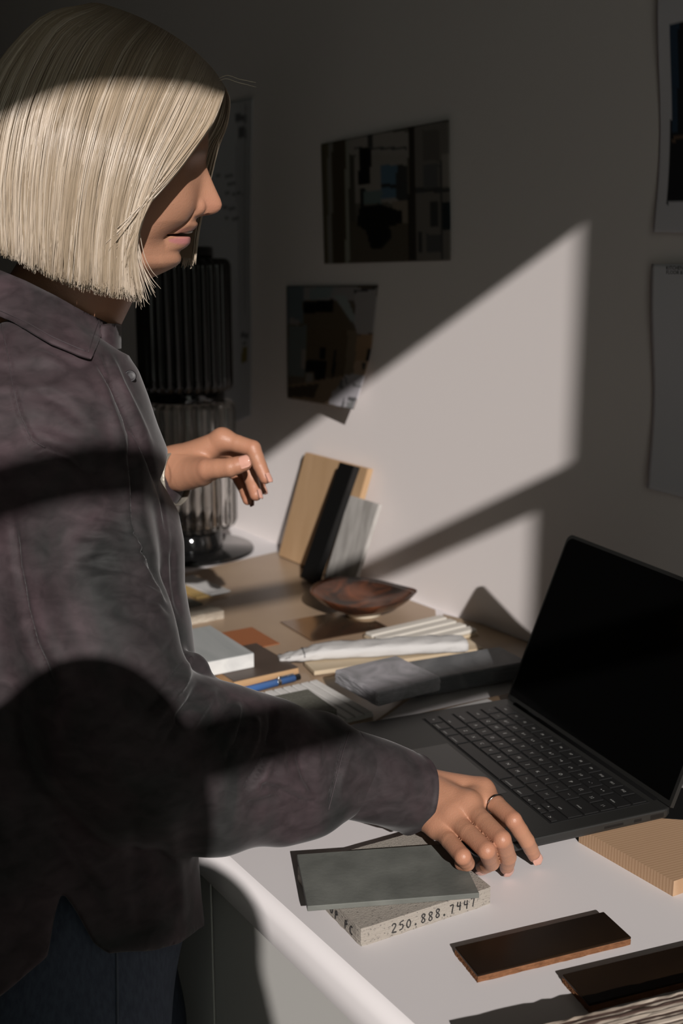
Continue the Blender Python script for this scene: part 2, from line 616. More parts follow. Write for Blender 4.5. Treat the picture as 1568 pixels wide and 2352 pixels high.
# handwriting, strokes in a unit cell (0..0.62, 0..1)
GL = {
    '2': [[(0.05, 0.78), (0.2, 0.98), (0.48, 0.92), (0.5, 0.68), (0.3, 0.38), (0.02, 0.04), (0.2, 0.08), (0.58, 0.02)]],
    '5': [[(0.56, 0.97), (0.16, 0.9), (0.1, 0.56), (0.38, 0.62), (0.52, 0.4), (0.42, 0.12), (0.06, 0.04)]],
    '0': [[(0.3, 0.92), (0.08, 0.7), (0.04, 0.32), (0.22, 0.06), (0.45, 0.2), (0.52, 0.62), (0.36, 0.92), (0.26, 0.9)]],
    '.': [[(0.18, 0.06), (0.28, 0.08), (0.28, 0.18), (0.2, 0.18), (0.18, 0.06)]],
    '8': [[(0.5, 0.86), (0.28, 0.98), (0.08, 0.82), (0.2, 0.58), (0.46, 0.38), (0.48, 0.12), (0.24, 0.02), (0.06, 0.2), (0.2, 0.46), (0.44, 0.66), (0.5, 0.86)]],
    '7': [[(0.04, 0.9), (0.5, 0.96), (0.38, 0.5), (0.3, 0.0)]],
    '4': [[(0.16, 0.98), (0.06, 0.5), (0.56, 0.5)], [(0.46, 0.94), (0.42, 0.02)]],
    '1': [[(0.3, 0.98), (0.24, 0.02)]],
    'P': [[(0.1, 0.0), (0.14, 0.96), (0.5, 0.9), (0.52, 0.58), (0.14, 0.46)]],
    'C': [[(0.54, 0.86), (0.3, 0.96), (0.08, 0.6), (0.14, 0.16), (0.46, 0.06)]],
    ' ': [],
}


def handwrite(name, text, parent, origin, ux, uz, h, adv, tilt, rad=0.0006):
    """flat ink strokes on a vertical face; ux along the face, uz up"""
    vs, fs = [], []
    ux, uz = np.array(ux, float), np.array(uz, float)
    for i, ch in enumerate(text):
        for st in GL[ch]:
            pts = np.array(st)
            # refine
            t_ = np.linspace(0, len(pts) - 1, (len(pts) - 1) * 4 + 1)
            q = np.stack([np.interp(t_, range(len(pts)), pts[:, k]) for k in (0, 1)], 1)
            for _ in range(2):
                q[1:-1] = (q[:-2] + 2 * q[1:-1] + q[2:]) / 4
            jit = 0.10 * math.sin(i * 2.3)
            P = [np.array(origin) + ux * (i * adv + x * h * 0.95) + uz * (y * h + jit * h * 0.4 + tilt * i) for x, y in q]
            v, f = tube_arrays(P, rad, 6, flat=1.0)
            b0 = len(vs)
            vs += v
            fs += [tuple(k + b0 for k in ff) for ff in f]
    o = link(name, mesh(name, vs, fs), parent, (0, 0, 0), 0, M_ink)
    o['label'] = 'handwritten black marker lettering'
    return o


yf = -W_ / 2 if s_ > 0 else W_ / 2
sg = -1 if s_ > 0 else 1
handwrite('lettering', '250.888.7447', body, (-L_ / 2 + L_ * 0.225, yf + sg * 0.0001, 0.0032), (1, 0, 0), (0, 0, 1), 0.0088, 0.00735, 0.00002)
handwrite('lettering', '10P PC', body, (-L_ / 2 - 0.0001, yf - sg * 0.060, 0.0035), (0, sg, 0), (0, 0, 1), 0.0085, 0.0085, 0.0)

o, _, _ = slab('slate_tile', [(683, 1961), (1048, 1937), (1098, 2050), (704, 2083)], BLK_H + 0.0004, BLK_H + 0.0054, M_slate,
               'grey slate tile lying askew on top of the concrete sample', 'tile', 0.0006)
o.name = 'slate_tile'


def glazed(pxs, z1, label):
    c, L, Wd, a, sgn = rect_fit(pxs, z1)
    e = tag(empty('glazed_tile', (c[0], c[1], ZD), a), label, 'tile', 'dark brown glazed tiles')
    bm = bmesh.new()
    add_box(bm, (0, 0, (z1 - 0.0018) / 2), (L - 0.0008, Wd - 0.0008, z1 - 0.0018))
    bmesh.ops.subdivide_edges(bm, edges=[x for x in bm.edges], cuts=20, use_grid_fill=True)
    r = random.Random(int(L * 1e5) + int(c[0] * 999))
    for v in bm.verts:
        if v.co.z < z1 - 0.003:
            v.co += Vector((r.uniform(-1, 1), r.uniform(-1, 1), 0)) * 0.00045
    link('clay_body', bm_mesh('clay_body', bm), e, (0, 0, 0), 0, M_clay)
    link('glaze', box_mesh('glaze', (L, Wd, 0.0022), 0.0009, c=(0, 0, z1 - 0.0011), seg=3), e, (0, 0, 0), 0, M_glaze)
    return L, Wd


t1 = [(1041, 2174), (1385, 2094), (1451, 2151), (1099, 2239)]
L1, W1 = glazed(t1, 0.0075, 'dark brown glazed tile lying whole in view on the white worktop')
p0, p1, p3 = onz(1284, 2239, .0075), onz(1568, 2171, .0075), onz(1359, 2305, .0075)
q1 = p0 + (p1 - p0) / np.linalg.norm(p1 - p0) * L1
q2 = q1 + (p3 - p0)
pp = [proj(x)[:2] for x in (p0, q1, q2, p3)]
glazed(pp, 0.0075, 'dark brown glazed tile cut off by the right edge, beside the plywood')

# plywood offcut with its layers upward, nearest the camera
M_plyA = mat('ply_pale', (0.50, 0.43, 0.36), 0.7, col2=(0.30, 0.23, 0.17), scale=60, stretch=(0.12, 1, 1), bump=0.4, bscale=300, bstretch=(0.2, 1, 1))
M_plyB = mat('ply_brown', (0.055, 0.030, 0.022), 0.8, col2=(0.20, 0.14, 0.10), scale=50, stretch=(0.12, 1, 1), lo=0.5, hi=0.8, bump=0.4, bscale=300, bstretch=(0.2, 1, 1))
HP = 0.030
pa, pb = onz(1238, 2352, HP), onz(1568, 2274, HP)
dv_ = (pb - pa) / np.linalg.norm(pb - pa)
ang = math.atan2(dv_[1], dv_[0])
ply = tag(empty('plywood_offcut', tuple(pa - dv_ * 0.05 - np.array([0, 0, HP])), ang), 'plywood offcut with rough striped layers facing up at the bottom edge', 'offcut')
r5 = random.Random(5)
y = 0.0
for k in range(22):
    w = r5.uniform(0.0012, 0.0034)
    hh = HP - r5.uniform(0, 0.0012)
    bm = bmesh.new()
    add_box(bm, (0.16, -y - w / 2, hh / 2), (0.32, w * 0.97, hh))
    bmesh.ops.subdivide_edges(bm, edges=[e for e in bm.edges if abs((e.verts[0].co - e.verts[1].co).x) > 0.1], cuts=40)
    for v in bm.verts:
        if v.co.z > hh - 0.001:
            v.co.z -= abs(r5.gauss(0, 0.00045))
            v.co.y += r5.gauss(0, 0.00012)
    link('ply_layer', bm_mesh('ply_layer', bm), ply, (0, 0, 0), 0, M_plyA if k % 2 == 0 else M_plyB)
    y += w

# pine block under the laptop, and an added black slab as the shade behind it
def poly_block(name, px, z0, z1, m, label, cat, dirpx=None, bevel=0.0):
    P = [onz(p[0], p[1], z1) for p in px]
    cc = np.mean(P, 0)
    ang = 0.0
    if dirpx:
        q = onz(*dirpx[1], z1) - onz(*dirpx[0], z1)
        ang = math.atan2(q[1], q[0])
    ca, sa = math.cos(-ang), math.sin(-ang)
    pts = [((p[0] - cc[0]) * ca - (p[1] - cc[1]) * sa, (p[0] - cc[0]) * sa + (p[1] - cc[1]) * ca) for p in P]
    ar = sum(pts[i][0] * pts[(i + 1) % len(pts)][1] - pts[(i + 1) % len(pts)][0] * pts[i][1] for i in range(len(pts)))
    if ar < 0:
        pts = pts[::-1]
    v, f = prism(pts, 0, z1 - z0)
    o = link(name, mesh(name, v, f), None, (cc[0], cc[1], ZD + z0), ang, m)
    return tag(o, label, cat)


poly_block('pine_block', [(1547, 2024), (1720, 1962), (1720, 1894), (1440, 1874), (1330, 1902)], 0.0, 0.0152, M_pine,
           'pale pine block with straight grain under the laptop corner', 'wood block', ((1340, 1920), (1568, 1870)))
M_shade_slab = mat('shade_slab', (0.004, 0.004, 0.004), 0.6, spec=0.2, bump=0.05)  # near-black colour stands in for the shade by the laptop corner
poly_block('shade_slab', [(1440, 1872.5), (1720, 1892.5), (1760, 1830), (1480, 1800)], 0.0, 0.0152, M_shade_slab, 'flat black slab standing in for shade behind the pine block, partly under the laptop', 'shade slab', ((1440, 1872), (1720, 1892)))

# ------------------------------------------------------------------ samples in the middle
M_soap = mat('soapstone_light', (0.34, 0.325, 0.345), 0.6, col2=(0.20, 0.20, 0.205), scale=22, distort=1.2, bump=0.12, bscale=200, spec=0.3)
M_soapd = mat('soapstone_dark', (0.085, 0.09, 0.094), 0.5, col2=(0.17, 0.172, 0.175), scale=11, distort=1.5, lo=0.45, hi=0.75, bump=0.15, bscale=160, spec=0.3)
M_kraft = mat('brown_board', (0.34, 0.245, 0.165), 0.34, col2=(0.285, 0.20, 0.135), scale=5, spec=0.5, bump=0.02)
M_kraft2 = mat('brown_board_oak', (0.27, 0.195, 0.12), 0.42, col2=(0.22, 0.155, 0.095), scale=20, stretch=(0.1, 1, 1), spec=0.4, bump=0.03)
M_bronze = mat('bronze_sheet', (0.36, 0.25, 0.16), 0.16, metal=0.9, spec=0.5, col2=(0.28, 0.20, 0.14), scale=8, bump=0.01)
M_paper = mat('white_paper', (0.46, 0.45, 0.44), 0.8, spec=0.2, bump=0.06, bscale=120)
M_marble = mat('marble_grey', (0.36, 0.37, 0.365), 0.5, col2=(0.28, 0.295, 0.29), scale=16, stretch=(1, 0.25, 1), distort=1.0, bump=0.04, bscale=200, spec=0.3)
M_marblew = mat('marble_edge', (0.62, 0.62, 0.60), 0.6, col2=(0.52, 0.52, 0.51), scale=30, distort=1.0, bump=0.05)
M_orange = mat('orange_sheet', (0.27, 0.095, 0.035), 0.55, bump=0.02)
M_brown = mat('brown_laminate', (0.075, 0.052, 0.040), 0.45, col2=(0.06, 0.042, 0.032), scale=20, spec=0.4, bump=0.02)
M_plyedge = mat('ply_edge', (0.46, 0.29, 0.15), 0.7, col2=(0.34, 0.20, 0.10), scale=120, stretch=(0.05, 0.05, 1), bump=0.05)
M_beige = mat('beige_stone', (0.42, 0.37, 0.30), 0.8, col2=(0.34, 0.29, 0.23), scale=60, bump=0.4, bscale=300)
M_beiged = mat('beige_back', (0.16, 0.11, 0.075), 0.8, bump=0.1)
M_green = mat('green_stone', (0.105, 0.104, 0.085), 0.7, col2=(0.16, 0.158, 0.13), scale=260, lo=0.5, hi=0.75, bump=0.4, bscale=500)
M_ribw = mat('ribbed_white', (0.62, 0.605, 0.58), 0.6, col2=(0.54, 0.525, 0.50), scale=40, bump=0.05)
M_ochre = mat('ochre_strip', (0.40, 0.27, 0.10), 0.6, bump=0.03)
M_mould = mat('moulding_paint', (0.50, 0.47, 0.42), 0.6, bump=0.04)
M_cream = mat('cream_wood', (0.50, 0.41, 0.29), 0.65, col2=(0.42, 0.33, 0.22), scale=30, stretch=(0.1, 1, 1), bump=0.05)
M_oakd = mat('dark_oak', (0.10, 0.062, 0.032), 0.6, col2=(0.15, 0.095, 0.05), scale=30, stretch=(0.08, 1, 1), bump=0.05)

# large brown boards that cover the back of the worktop
ZB = 0.004
def poly_board(name, px, z0, z1, m, label, cat, xmax=None):
    P = [onz(p[0], p[1], z1) for p in px]
    c = np.mean(P, 0)
    pts = [((min(p[0], xmax) if xmax else p[0]) - c[0], p[1] - c[1]) for p in P]
    ar = sum(pts[i][0] * pts[(i + 1) % len(pts)][1] - pts[(i + 1) % len(pts)][0] * pts[i][1] for i in range(len(pts)))
    if ar < 0:
        pts = pts[::-1]
    v, f = prism(pts, 0, z1 - z0)
    o = link(name, mesh(name, v, f), None, (c[0], c[1], ZD + z0), 0, m)
    return tag(o, label, cat)


poly_board('brown_board', [(300, 1345), (640, 1266), (1000, 1400), (1015, 1545), (800, 1700), (360, 1700)], 0, ZB, M_kraft, 'large satin brown board spread under the samples in front of the lamp', 'board', XW - 0.014)
poly_board('oak_board', [(1017, 1410), (1119, 1430), (1235, 1478), (1215, 1545), (1030, 1545)], 0, 0.006, M_kraft2, 'oak coloured board end between the wall and the laptop lid', 'board', XW - 0.003)
# board that carries the left side of the laptop
slab('dark_oak_board', [(880, 1655), (1180, 1590), (1225, 1625), (925, 1700)], 0.0, 0.0153, M_oakd, 'dark oak board under the laptop edge in front of the soapstone', 'board')
slab('paper_strip', [(880, 1662), (1123, 1604), (1128, 1612), (890, 1673)], 0.0156, 0.0162, M_paper, 'narrow white paper strip beside the keyboard on the dark oak', 'paper')

def stone(name, pxs, z0, z1, m, label, seed, bev=0.0035):
    c, L, Wd, a, sgn = rect_fit(pxs, z1)
    bm = bmesh.new()
    add_box(bm, (0, 0, (z1 - z0) / 2), (L, Wd, z1 - z0), bev, 2)
    bmesh.ops.subdivide_edges(bm, edges=[e for e in bm.edges if e.calc_length() > 0.012], cuts=8, use_grid_fill=True)
    r = random.Random(seed)
    for v in bm.verts:
        if v.co.z < z1 - z0 - 0.001 and v.co.z > 0.001:
            v.co += Vector((r.uniform(-1, 1), r.uniform(-1, 1), 0)) * 0.0007
    o = link(name, bm_mesh(name, bm), None, (c[0], c[1], ZD + z0), a, m)
    return tag(o, label, 'stone slab')


stone('soapstone_slab', [(920, 1512), (1166, 1489), (1196, 1514), (932, 1580)], 0.0065, 0.0300, M_soapd, 'dark blue grey stone slab, the longer one lying under the other', 11)
stone('soapstone_slab', [(766, 1538), (900, 1505), (1023, 1552), (868, 1589)], 0.0304, 0.0500, M_soap, 'lighter grey stone slab with a mauve edge resting on the dark slab', 12)

# ribbed white tile, each rib a piece
c_, L_, W_, a_, s_ = rect_fit([(563, 1597), (732, 1560), (853, 1635), (684, 1680)], 0.0105)
rt = tag(empty('ribbed_tile', (c_[0], c_[1], ZD + ZB), a_), 'pale ribbed tile under the small green grey stone block', 'tile')
link('backing', box_mesh('backing', (L_, W_, 0.004), 0.0004, c=(0, 0, 0.002)), rt, (0, 0, 0), 0, M_ribw)
nr = 8
rm = box_mesh('rib', (L_ / nr - 0.0022, W_ - 0.0006, 0.0028), 0.0011, c=(0, 0, 0.0053), seg=2)
for k in range(nr):
    link('rib', rm, rt, (-L_ / 2 + L_ * (k + 0.5) / nr, 0, 0), 0, M_ribw if k == 0 else None)
stone('green_stone_block', [(598, 1604), (712, 1581), (769, 1630), (650, 1656)], ZB + 0.0070, ZB + 0.0265, M_green, 'small green grey stone block resting on the ribbed tile', 13, 0.0012)

# pen
pA, pB = onz(505, 1601, 0.012), onz(687, 1554, 0.012)
pen = empty('pen', tuple(pA))
tag(pen, 'blue plastic pen lying along the brown laminated board', 'pen')
M_blue = mat('pen_blue', (0.05, 0.125, 0.32), 0.25, bump=0.01)
M_blk = mat('black_plastic', (0.008, 0.008, 0.009), 0.35, bump=0.01)
M_chrome = mat('chrome', (0.6, 0.6, 0.6), 0.2, metal=1.0, bump=0.01)
d = pB - pA
def seg_tube(name, t0, t1, r, m, off=(0, 0, 0), sides=16):
    v, f = tube_arrays([d * t0 + np.array(off), d * (t0 * 0.9 + t1 * 0.1) + np.array(off), d * t1 + np.array(off)], [r, r, r], sides)
    return link(name, mesh(name, v, f), pen, (0, 0, 0), 0, m, True)
seg_tube('barrel', 0.0, 0.93, 0.0053, M_blue)
seg_tube('end_cap', 0.93, 1.0, 0.0044, M_blk)
seg_tube('grip_ring', 0.70, 0.745, 0.0055, M_chrome)
seg_tube('clip', 0.72, 0.92, 0.0016, M_chrome, (0, 0, 0.0056), 8)

# laminated board + marble slab + orange sheet
o, _, _ = slab('orange_sheet', [(505, 1453), (578, 1440), (643, 1477), (565, 1493)], ZB + 0.0002, ZB + 0.0014, M_orange, 'small rust orange sheet tucked behind the marble slab', 'sheet')
c_, L_, W_, a_, s_ = rect_fit([(470, 1500), (585, 1477), (688, 1531), (512, 1570)], 0.0145)
lb = tag(empty('laminated_board', (c_[0], c_[1], ZD + ZB), a_), 'brown laminated plywood board under the marble slab', 'board')
for k in range(3):
    link('ply_layer', box_mesh('ply_layer', (L_ + 0.001 - 0.0006 * k, W_ + 0.001, 0.0029), 0.0003, c=(0, 0, 0.0015 + 0.003 * k)), lb, (0, 0, 0), 0, M_plyedge)
link('laminate', box_mesh('laminate', (L_, W_, 0.0014), 0.0004, c=(0, 0, 0.0097)), lb, (0, 0, 0), 0, M_brown)
zt = ZB + 0.0106
c_, L_, W_, a_, s_ = rect_fit([(400, 1452), (480, 1436), (586, 1500), (454, 1524)], zt + 0.0205)
ms = tag(empty('marble_slab', (c_[0], c_[1], ZD + zt), a_), 'thick grey white marble slab lying on the laminated board', 'stone slab')
link('slab_body', box_mesh('slab_body', (L_, W_, 0.0195), 0.0006, c=(0, 0, 0.00975)), ms, (0, 0, 0), 0, M_marblew)
link('slab_face', box_mesh('slab_face', (L_ - 0.0006, W_ - 0.0006, 0.001), 0.0003, c=(0, 0, 0.0200)), ms, (0, 0, 0), 0, M_marble)
# far left odds
slab('beige_sample', [(405, 1402), (488, 1388), (512, 1402), (428, 1419)], ZB, ZB + 0.013, M_beige, 'rough beige stone sample beside the shirt front', 'sample', 0.001, rough_edge=0.0008)
slab('ochre_strip', [(380, 1330), (416, 1324), (478, 1366), (440, 1374)], ZB, ZB + 0.005, M_ochre, 'ochre sample strip under the white card', 'sample')
slab('white_card', [(405, 1328), (452, 1319), (521, 1357), (478, 1366)], ZB + 0.0052, ZB + 0.0085, M_paper, 'white card strip lying on the ochre strip behind the shirt', 'card')
slab('grey_chip', [(380, 1384), (430, 1371), (465, 1386), (415, 1397)], ZB, ZB + 0.004, M_green, 'flat grey sample chip between the card and the beige sample', 'sample')

# bronze sheet
slab('bronze_sheet', [(640, 1428), (800, 1401), (905, 1438), (720, 1472)], ZB + 0.0003, ZB + 0.0018, M_bronze, 'shiny bronze metal sheet under the copper bowl', 'sheet', 0.0003)

# moulding with ribs
c_, L_, W_, a_, s_ = rect_fit([(833, 1450), (1008, 1411), (1098, 1444), (925, 1488)], 0.016)
mo = tag(empty('ribbed_moulding', (c_[0], c_[1], ZD + 0.0062), a_), 'pale ribbed moulding sample behind the white wrapped strip', 'moulding')
link('backing', box_mesh('backing', (L_, W_, 0.004), 0.0003, c=(0, 0, 0.002)), mo, (0, 0, 0), 0, M_cream)
for k in range(4):
    link('rib', box_mesh('rib', (L_, W_ / 4 - 0.005, 0.006), 0.0022, c=(0, 0, 0.0068), seg=3), mo, (0, -W_ / 2 + W_ * (k + 0.5) / 4, 0), 0, M_mould)
slab('cream_plank', [(700, 1520), (1085, 1468), (1104, 1490), (720, 1542)], 0.0062, 0.0122, M_cream, 'cream wooden plank end under the white wrapped strip', 'plank')

# white wrapped strip: a rounded fabric-covered batten
za = 0.0126
PL = [(640, 1503), (690, 1502), (740, 1496), (860, 1489), (980, 1482), (1066, 1478)]
HW = [0.010, 0.0125, 0.0185, 0.0205, 0.0205, 0.0200]
HT = [0.004, 0.012, 0.017, 0.018, 0.018, 0.017]
C = np.array([onz(p[0], p[1], za + 0.008) for p in PL])
t_ = np.linspace(0, 5, 41)
Ci = np.stack([np.interp(t_, range(6), C[:, k]) for k in range(3)], 1)
hw = np.interp(t_, range(6), HW)
ht = np.interp(t_, range(6), HT)
dd = C[-1] - C[1]
dd[2] = 0
dd /= np.linalg.norm(dd)
pd = np.array([-dd[1], dd[0], 0])
cc0 = C.mean(0)
cc0[2] = ZD + za
vs, fs = [], []
NS = 20
for i in range(41):
    for k in range(NS):
        a = 2 * math.pi * k / NS
        ca, sa = math.cos(a), math.sin(a)
        ex = lambda v: math.copysign(abs(v) ** 0.55, v)
        wob = 0.0008 * math.sin(i * 1.3 + k) + 0.0006 * math.sin(i * 0.5 + 2 * k)
        q = Ci[i].copy()
        q[2] = ZD + za
        q = q + pd * (hw[i] * ex(ca) + wob) + np.array([0, 0, max(0.0002, ht[i] / 2 + ht[i] / 2 * ex(sa) + wob * (sa > 0))])
        vs.append(q - cc0)
for i in range(40):
    for k in range(NS):
        k2 = (k + 1) % NS
        fs.append((i * NS + k, i * NS + k2, (i + 1) * NS + k2, (i + 1) * NS + k))
fs += [tuple(range(NS - 1, -1, -1)), tuple(40 * NS + k for k in range(NS))]
wr = tag(empty('wrapped_strip', tuple(cc0)), 'long white cloth wrapped strip tied at one end', 'strip')
link('cloth', mesh('cloth', vs, fs), wr, (0, 0, 0), 0, M_paper, True)
i = 9
rg = [Vector(vs[i * NS + k]) * 1.0 + Vector((0, 0, 0.0003)) for k in range(0, 11)]
v, f = tube_arrays([np.array(q) for q in rg], 0.0007, 6)
link('tie_cord', mesh('tie_cord', v, f), wr, (0, 0, 0), 0, M_blk, True)

# ------------------------------------------------------------------ copper bowl on a pale foot
M_copper = mat('copper_glaze', (0.13, 0.043, 0.019), 0.2, col2=(0.022, 0.014, 0.011), scale=16, distort=1.5, lo=0.38, hi=0.62, spec=0.6, bump=0.06, bscale=60)
M_foot = mat('bowl_foot', (0.50, 0.44, 0.34), 0.7, bump=0.05)
zb0 = ZB + 0.0022
bc = onz(835, 1414, zb0)
bowl = tag(empty('copper_bowl', tuple(bc)), 'leaf shaped copper brown bowl on a pale round foot', 'bowl')
zr = 0.035
pl_, pr_ = onz(717, 1350, zr + zb0), onz(956, 1372, zr + zb0)
ax = (pr_ - pl_)
LB = np.linalg.norm(ax[:2]) / 2
ab = math.atan2(ax[1], ax[0])
mid = (pl_ + pr_) / 2 - bc
WB = 0.083
vs, fs = [], []
NA, NR = 72, 14


def rim_r(a):
    # leaf outline: pointed at a = 0, blunt at a = pi
    ca, sa = math.cos(a), math.sin(a)
    return LB * (ca if ca < 0 else ca), WB * sa * (1 - 0.42 * max(ca, 0) ** 1.5 + 0.06 * min(ca, 0))


for side in (0, 1):
    for j in range(NR + 1):
        s = j / NR
        for i in range(NA):
            a = 2 * math.pi * i / NA
            rx, ry = rim_r(a)
            lift = 0.006 * math.cos(a) ** 2 + 0.0025 * math.sin(3 * a + 1)
            x, y_ = rx * s, ry * s
            z = 0.010 + (zr - 0.010 + lift) * s ** 2.7
            if side:
                z -= 0.0045 * (1 - s ** 6) + 0.0001
            vs.append((x, y_, z))
n1_ = (NR + 1) * NA
for side in (0, 1):
    for j in range(NR):
        for i in range(NA):
            k = (i + 1) % NA
            q = (j * NA + i, j * NA + k, (j + 1) * NA + k, (j + 1) * NA + i)
            q = tuple(x + side * n1_ for x in q)
            fs.append(q if side else q[::-1])
for i in range(NA):
    k = (i + 1) % NA
    fs.append((NR * NA + i, NR * NA + k, n1_ + NR * NA + k, n1_ + NR * NA + i))
me = mesh('bowl', vs, fs)
bm = bmesh.new()
bm.from_mesh(me)
bmesh.ops.remove_doubles(bm, verts=bm.verts, dist=1e-5)
me = bm_mesh('bowl', bm)
o = link('bowl_shell', me, bowl, (mid[0], mid[1], 0), ab, M_copper, True)
link('foot', lathe_mesh('foot', [(0.0285, 0), (0.0285, 0.003), (0.026, 0.006), (0.026, 0.0075)], 40), bowl, (mid[0], mid[1], 0), 0, M_foot, True)

# ------------------------------------------------------------------ samples leaning on the wall
M_maple = mat('maple_board', (0.50, 0.33, 0.19), 0.55, col2=(0.43, 0.275, 0.15), scale=24, stretch=(1, 1, 0.1), bump=0.03)
M_blackst = mat('black_strip', (0.006, 0.006, 0.006), 0.3, bump=0.02)
M_greyw = mat('grey_washed_wood', (0.46, 0.44, 0.415), 0.7, col2=(0.30, 0.285, 0.265), scale=60, stretch=(1, 1, 0.07), bump=0.1)
M_gedge = mat('dark_green_board', (0.035, 0.042, 0.036), 0.5, bump=0.02)


def lean(name, bl, br, tl, xb, x_top, width, th, m, label, cat, dx=0.0):
    """board standing on the worktop at photo points bl-br, its top edge near the wall at tl"""
    A = onz(*bl, ZB)
    A[0] = xb
    B = A + np.array([0, -0.1, 0])
    Tp = onx(*tl, x_top)
    u = np.array([0.0, -1.0, 0.0])
    v_ = Tp - A
    n_ = np.cross(u, v_)
    n_ /= np.linalg.norm(n_)
    me = box_mesh(name, (width, 1.0, th), 0.0, c=(width / 2, 0.5, -th / 2))
    for q in me.vertices:
        p_ = u * q.co.x + v_ * q.co.y + n_ * q.co.z
        q.co = Vector(p_)
    bm = bmesh.new()
    bm.from_mesh(me)
    bmesh.ops.bevel(bm, geom=bm.edges[:], offset=min(0.001, th * 0.25), segments=2, affect='EDGES')
    zmin = min(q.co.z for q in bm.verts)
    me2 = bm_mesh(name, bm)
    o = link(name, me2, None, (A[0], A[1], A[2] - zmin), 0, m)
    return tag(o, label, cat)


lean('green_board', (621, 1277), (680, 1299), (694, 1046), 1.071, XW - 0.0075, 0.10, 0.006, M_gedge, 'dark green board edge showing behind the maple board', 'board')
lean('maple_board', (627, 1280), (686, 1302), (700, 1041), 1.055, XW - 0.021, 0.205, 0.012, M_maple, 'pale maple board leaning on the wall, tallest of the leaning samples', 'board')
lean('black_strip', (686, 1330), (737, 1338), (779, 1066), 1.008, XW - 0.040, 0.046, 0.014, M_blackst, 'glossy black strip leaning on the maple board', 'sample')
lean('grey_wood_sample', (738, 1333), (817, 1340), (802, 1140), 1.040, XW - 0.039, 0.088, 0.008, M_greyw, 'grey washed wood sample, shortest of the leaning samples', 'sample')
# ------------------------------------------------------------------ ribbed smoked glass lamp
M_glass1 = mat('smoked_glass_dark', (0.012, 0.011, 0.010), 0.10, spec=0.55, bump=0.01)
M_glass2 = mat('smoked_glass', (0.72, 0.70, 0.67), 0.0, spec=0.5, trans=1.0, ior=1.5)
M_lampblk = mat('lamp_black_gloss', (0.006, 0.006, 0.006), 0.06, spec=0.6, bump=0.002)
lx, ly = 0.940, 1.955
_, _, ld = proj((lx, ly, ZD))
ppm = FPX / ld
lamp = tag(empty('glass_lamp', (lx, ly, ZD)), 'two tier ribbed smoked glass lamp body on a glossy black disc', 'lamp')
r_d, r_t = 145 / ppm, 105 / ppm
yf_ = ly - 0.09
z1a, z1b = zat(lx - 0.05, yf_, 1238) - ZD, zat(lx - 0.05, yf_, 934) - ZD
z2a, z2b = zat(lx - 0.05, yf_, 912) - ZD, zat(lx - 0.05, yf_, 592) - ZD
link('base_disc', lathe_mesh('base_disc', [(r_d * 0.97, 0), (r_d, 0.003), (r_d, 0.006), (r_d * 0.985, 0.009), (0.02, 0.0095)], 64), lamp, (0, 0, 0), 0, M_lampblk, True)
link('foot', lathe_mesh('foot', [(r_t * 0.72, 0.0095), (r_t * 0.70, 0.02), (r_t * 0.68, z1a), (r_t * 0.6, z1a + 0.004)], 64), lamp, (0, 0, 0), 0, M_lampblk, True)
NF = 30


def flute(r, z, a):
    return r * (1 - 0.085 * (1 - abs(math.sin(a * NF / 2))) ** 1.3)


def tier(name, z0, z1, r, m, hollow=False):
    pr = [(r * 0.66, z0), (r * 0.9, z0 + 0.001), (r * 0.97, z0 + 0.006), (r, z0 + 0.014)]
    for k in range(1, 12):
        pr.append((r, z0 + 0.014 + (z1 - z0 - 0.028) * k / 12))
    pr += [(r, z1 - 0.014), (r * 0.97, z1 - 0.006), (r * 0.9, z1 - 0.001), (r * 0.6, z1)]
    if not hollow:
        return link(name, lathe_mesh(name, pr, NF * 10, flute), lamp, (0, 0, 0), 0, m, True)
    no = len(pr)
    pr += [(r * 0.60, z1 - 0.004), (r * 0.84, z1 - 0.006), (r * 0.86, z1 - 0.014), (r * 0.86, z0 + 0.014), (r * 0.84, z0 + 0.006), (r * 0.66, z0 + 0.004)]
    n = NF * 12
    vs, fs = [], []
    for q, (rr_, z) in enumerate(pr):
        for i in range(n):
            a = 2 * math.pi * i / n
            r2 = flute(rr_, z, a) if q < no else rr_
            vs.append((r2 * math.cos(a), r2 * math.sin(a), z))
    m_ = len(pr)
    for j in range(m_):
        j2 = (j + 1) % m_
        for i in range(n):
            k = (i + 1) % n
            fs.append((j * n + i, j * n + k, j2 * n + k, j2 * n + i))
    return link(name, mesh(name, vs, fs), lamp, (0, 0, 0), 0, m, True)


tier('lower_tier', z1a + 0.002, z1b, r_t * 1.03, M_glass2, True)
link('joint', lathe_mesh('joint', [(r_t * 0.8, z1b - 0.002), (r_t * 0.82, z1b + 0.003), (r_t * 0.82, z2a - 0.003), (r_t * 0.8, z2a + 0.002)], 64), lamp, (0, 0, 0), 0, M_lampblk, True)
tier('upper_tier', z2a, z2b, r_t, M_glass1)
zc = zat(lx, ly, 566) - ZD
link('cap', lathe_mesh('cap', [(r_t * 0.62, z2b - 0.001), (r_t * 0.64, z2b + 0.004), (r_t * 0.64, zc - 0.003), (r_t * 0.6, zc)], 48), lamp, (0, 0, 0), 0, M_lampblk, True)

# ------------------------------------------------------------------ prints and sheets on the wall
M_print = mat('photo_print', (1, 1, 1), 0.45, attr='ink', spec=0.35, bump=0.01)
M_sheet = mat('paper_sheet', (0.74, 0.73, 0.74), 0.8, attr='ink', spec=0.2, bump=0.02)


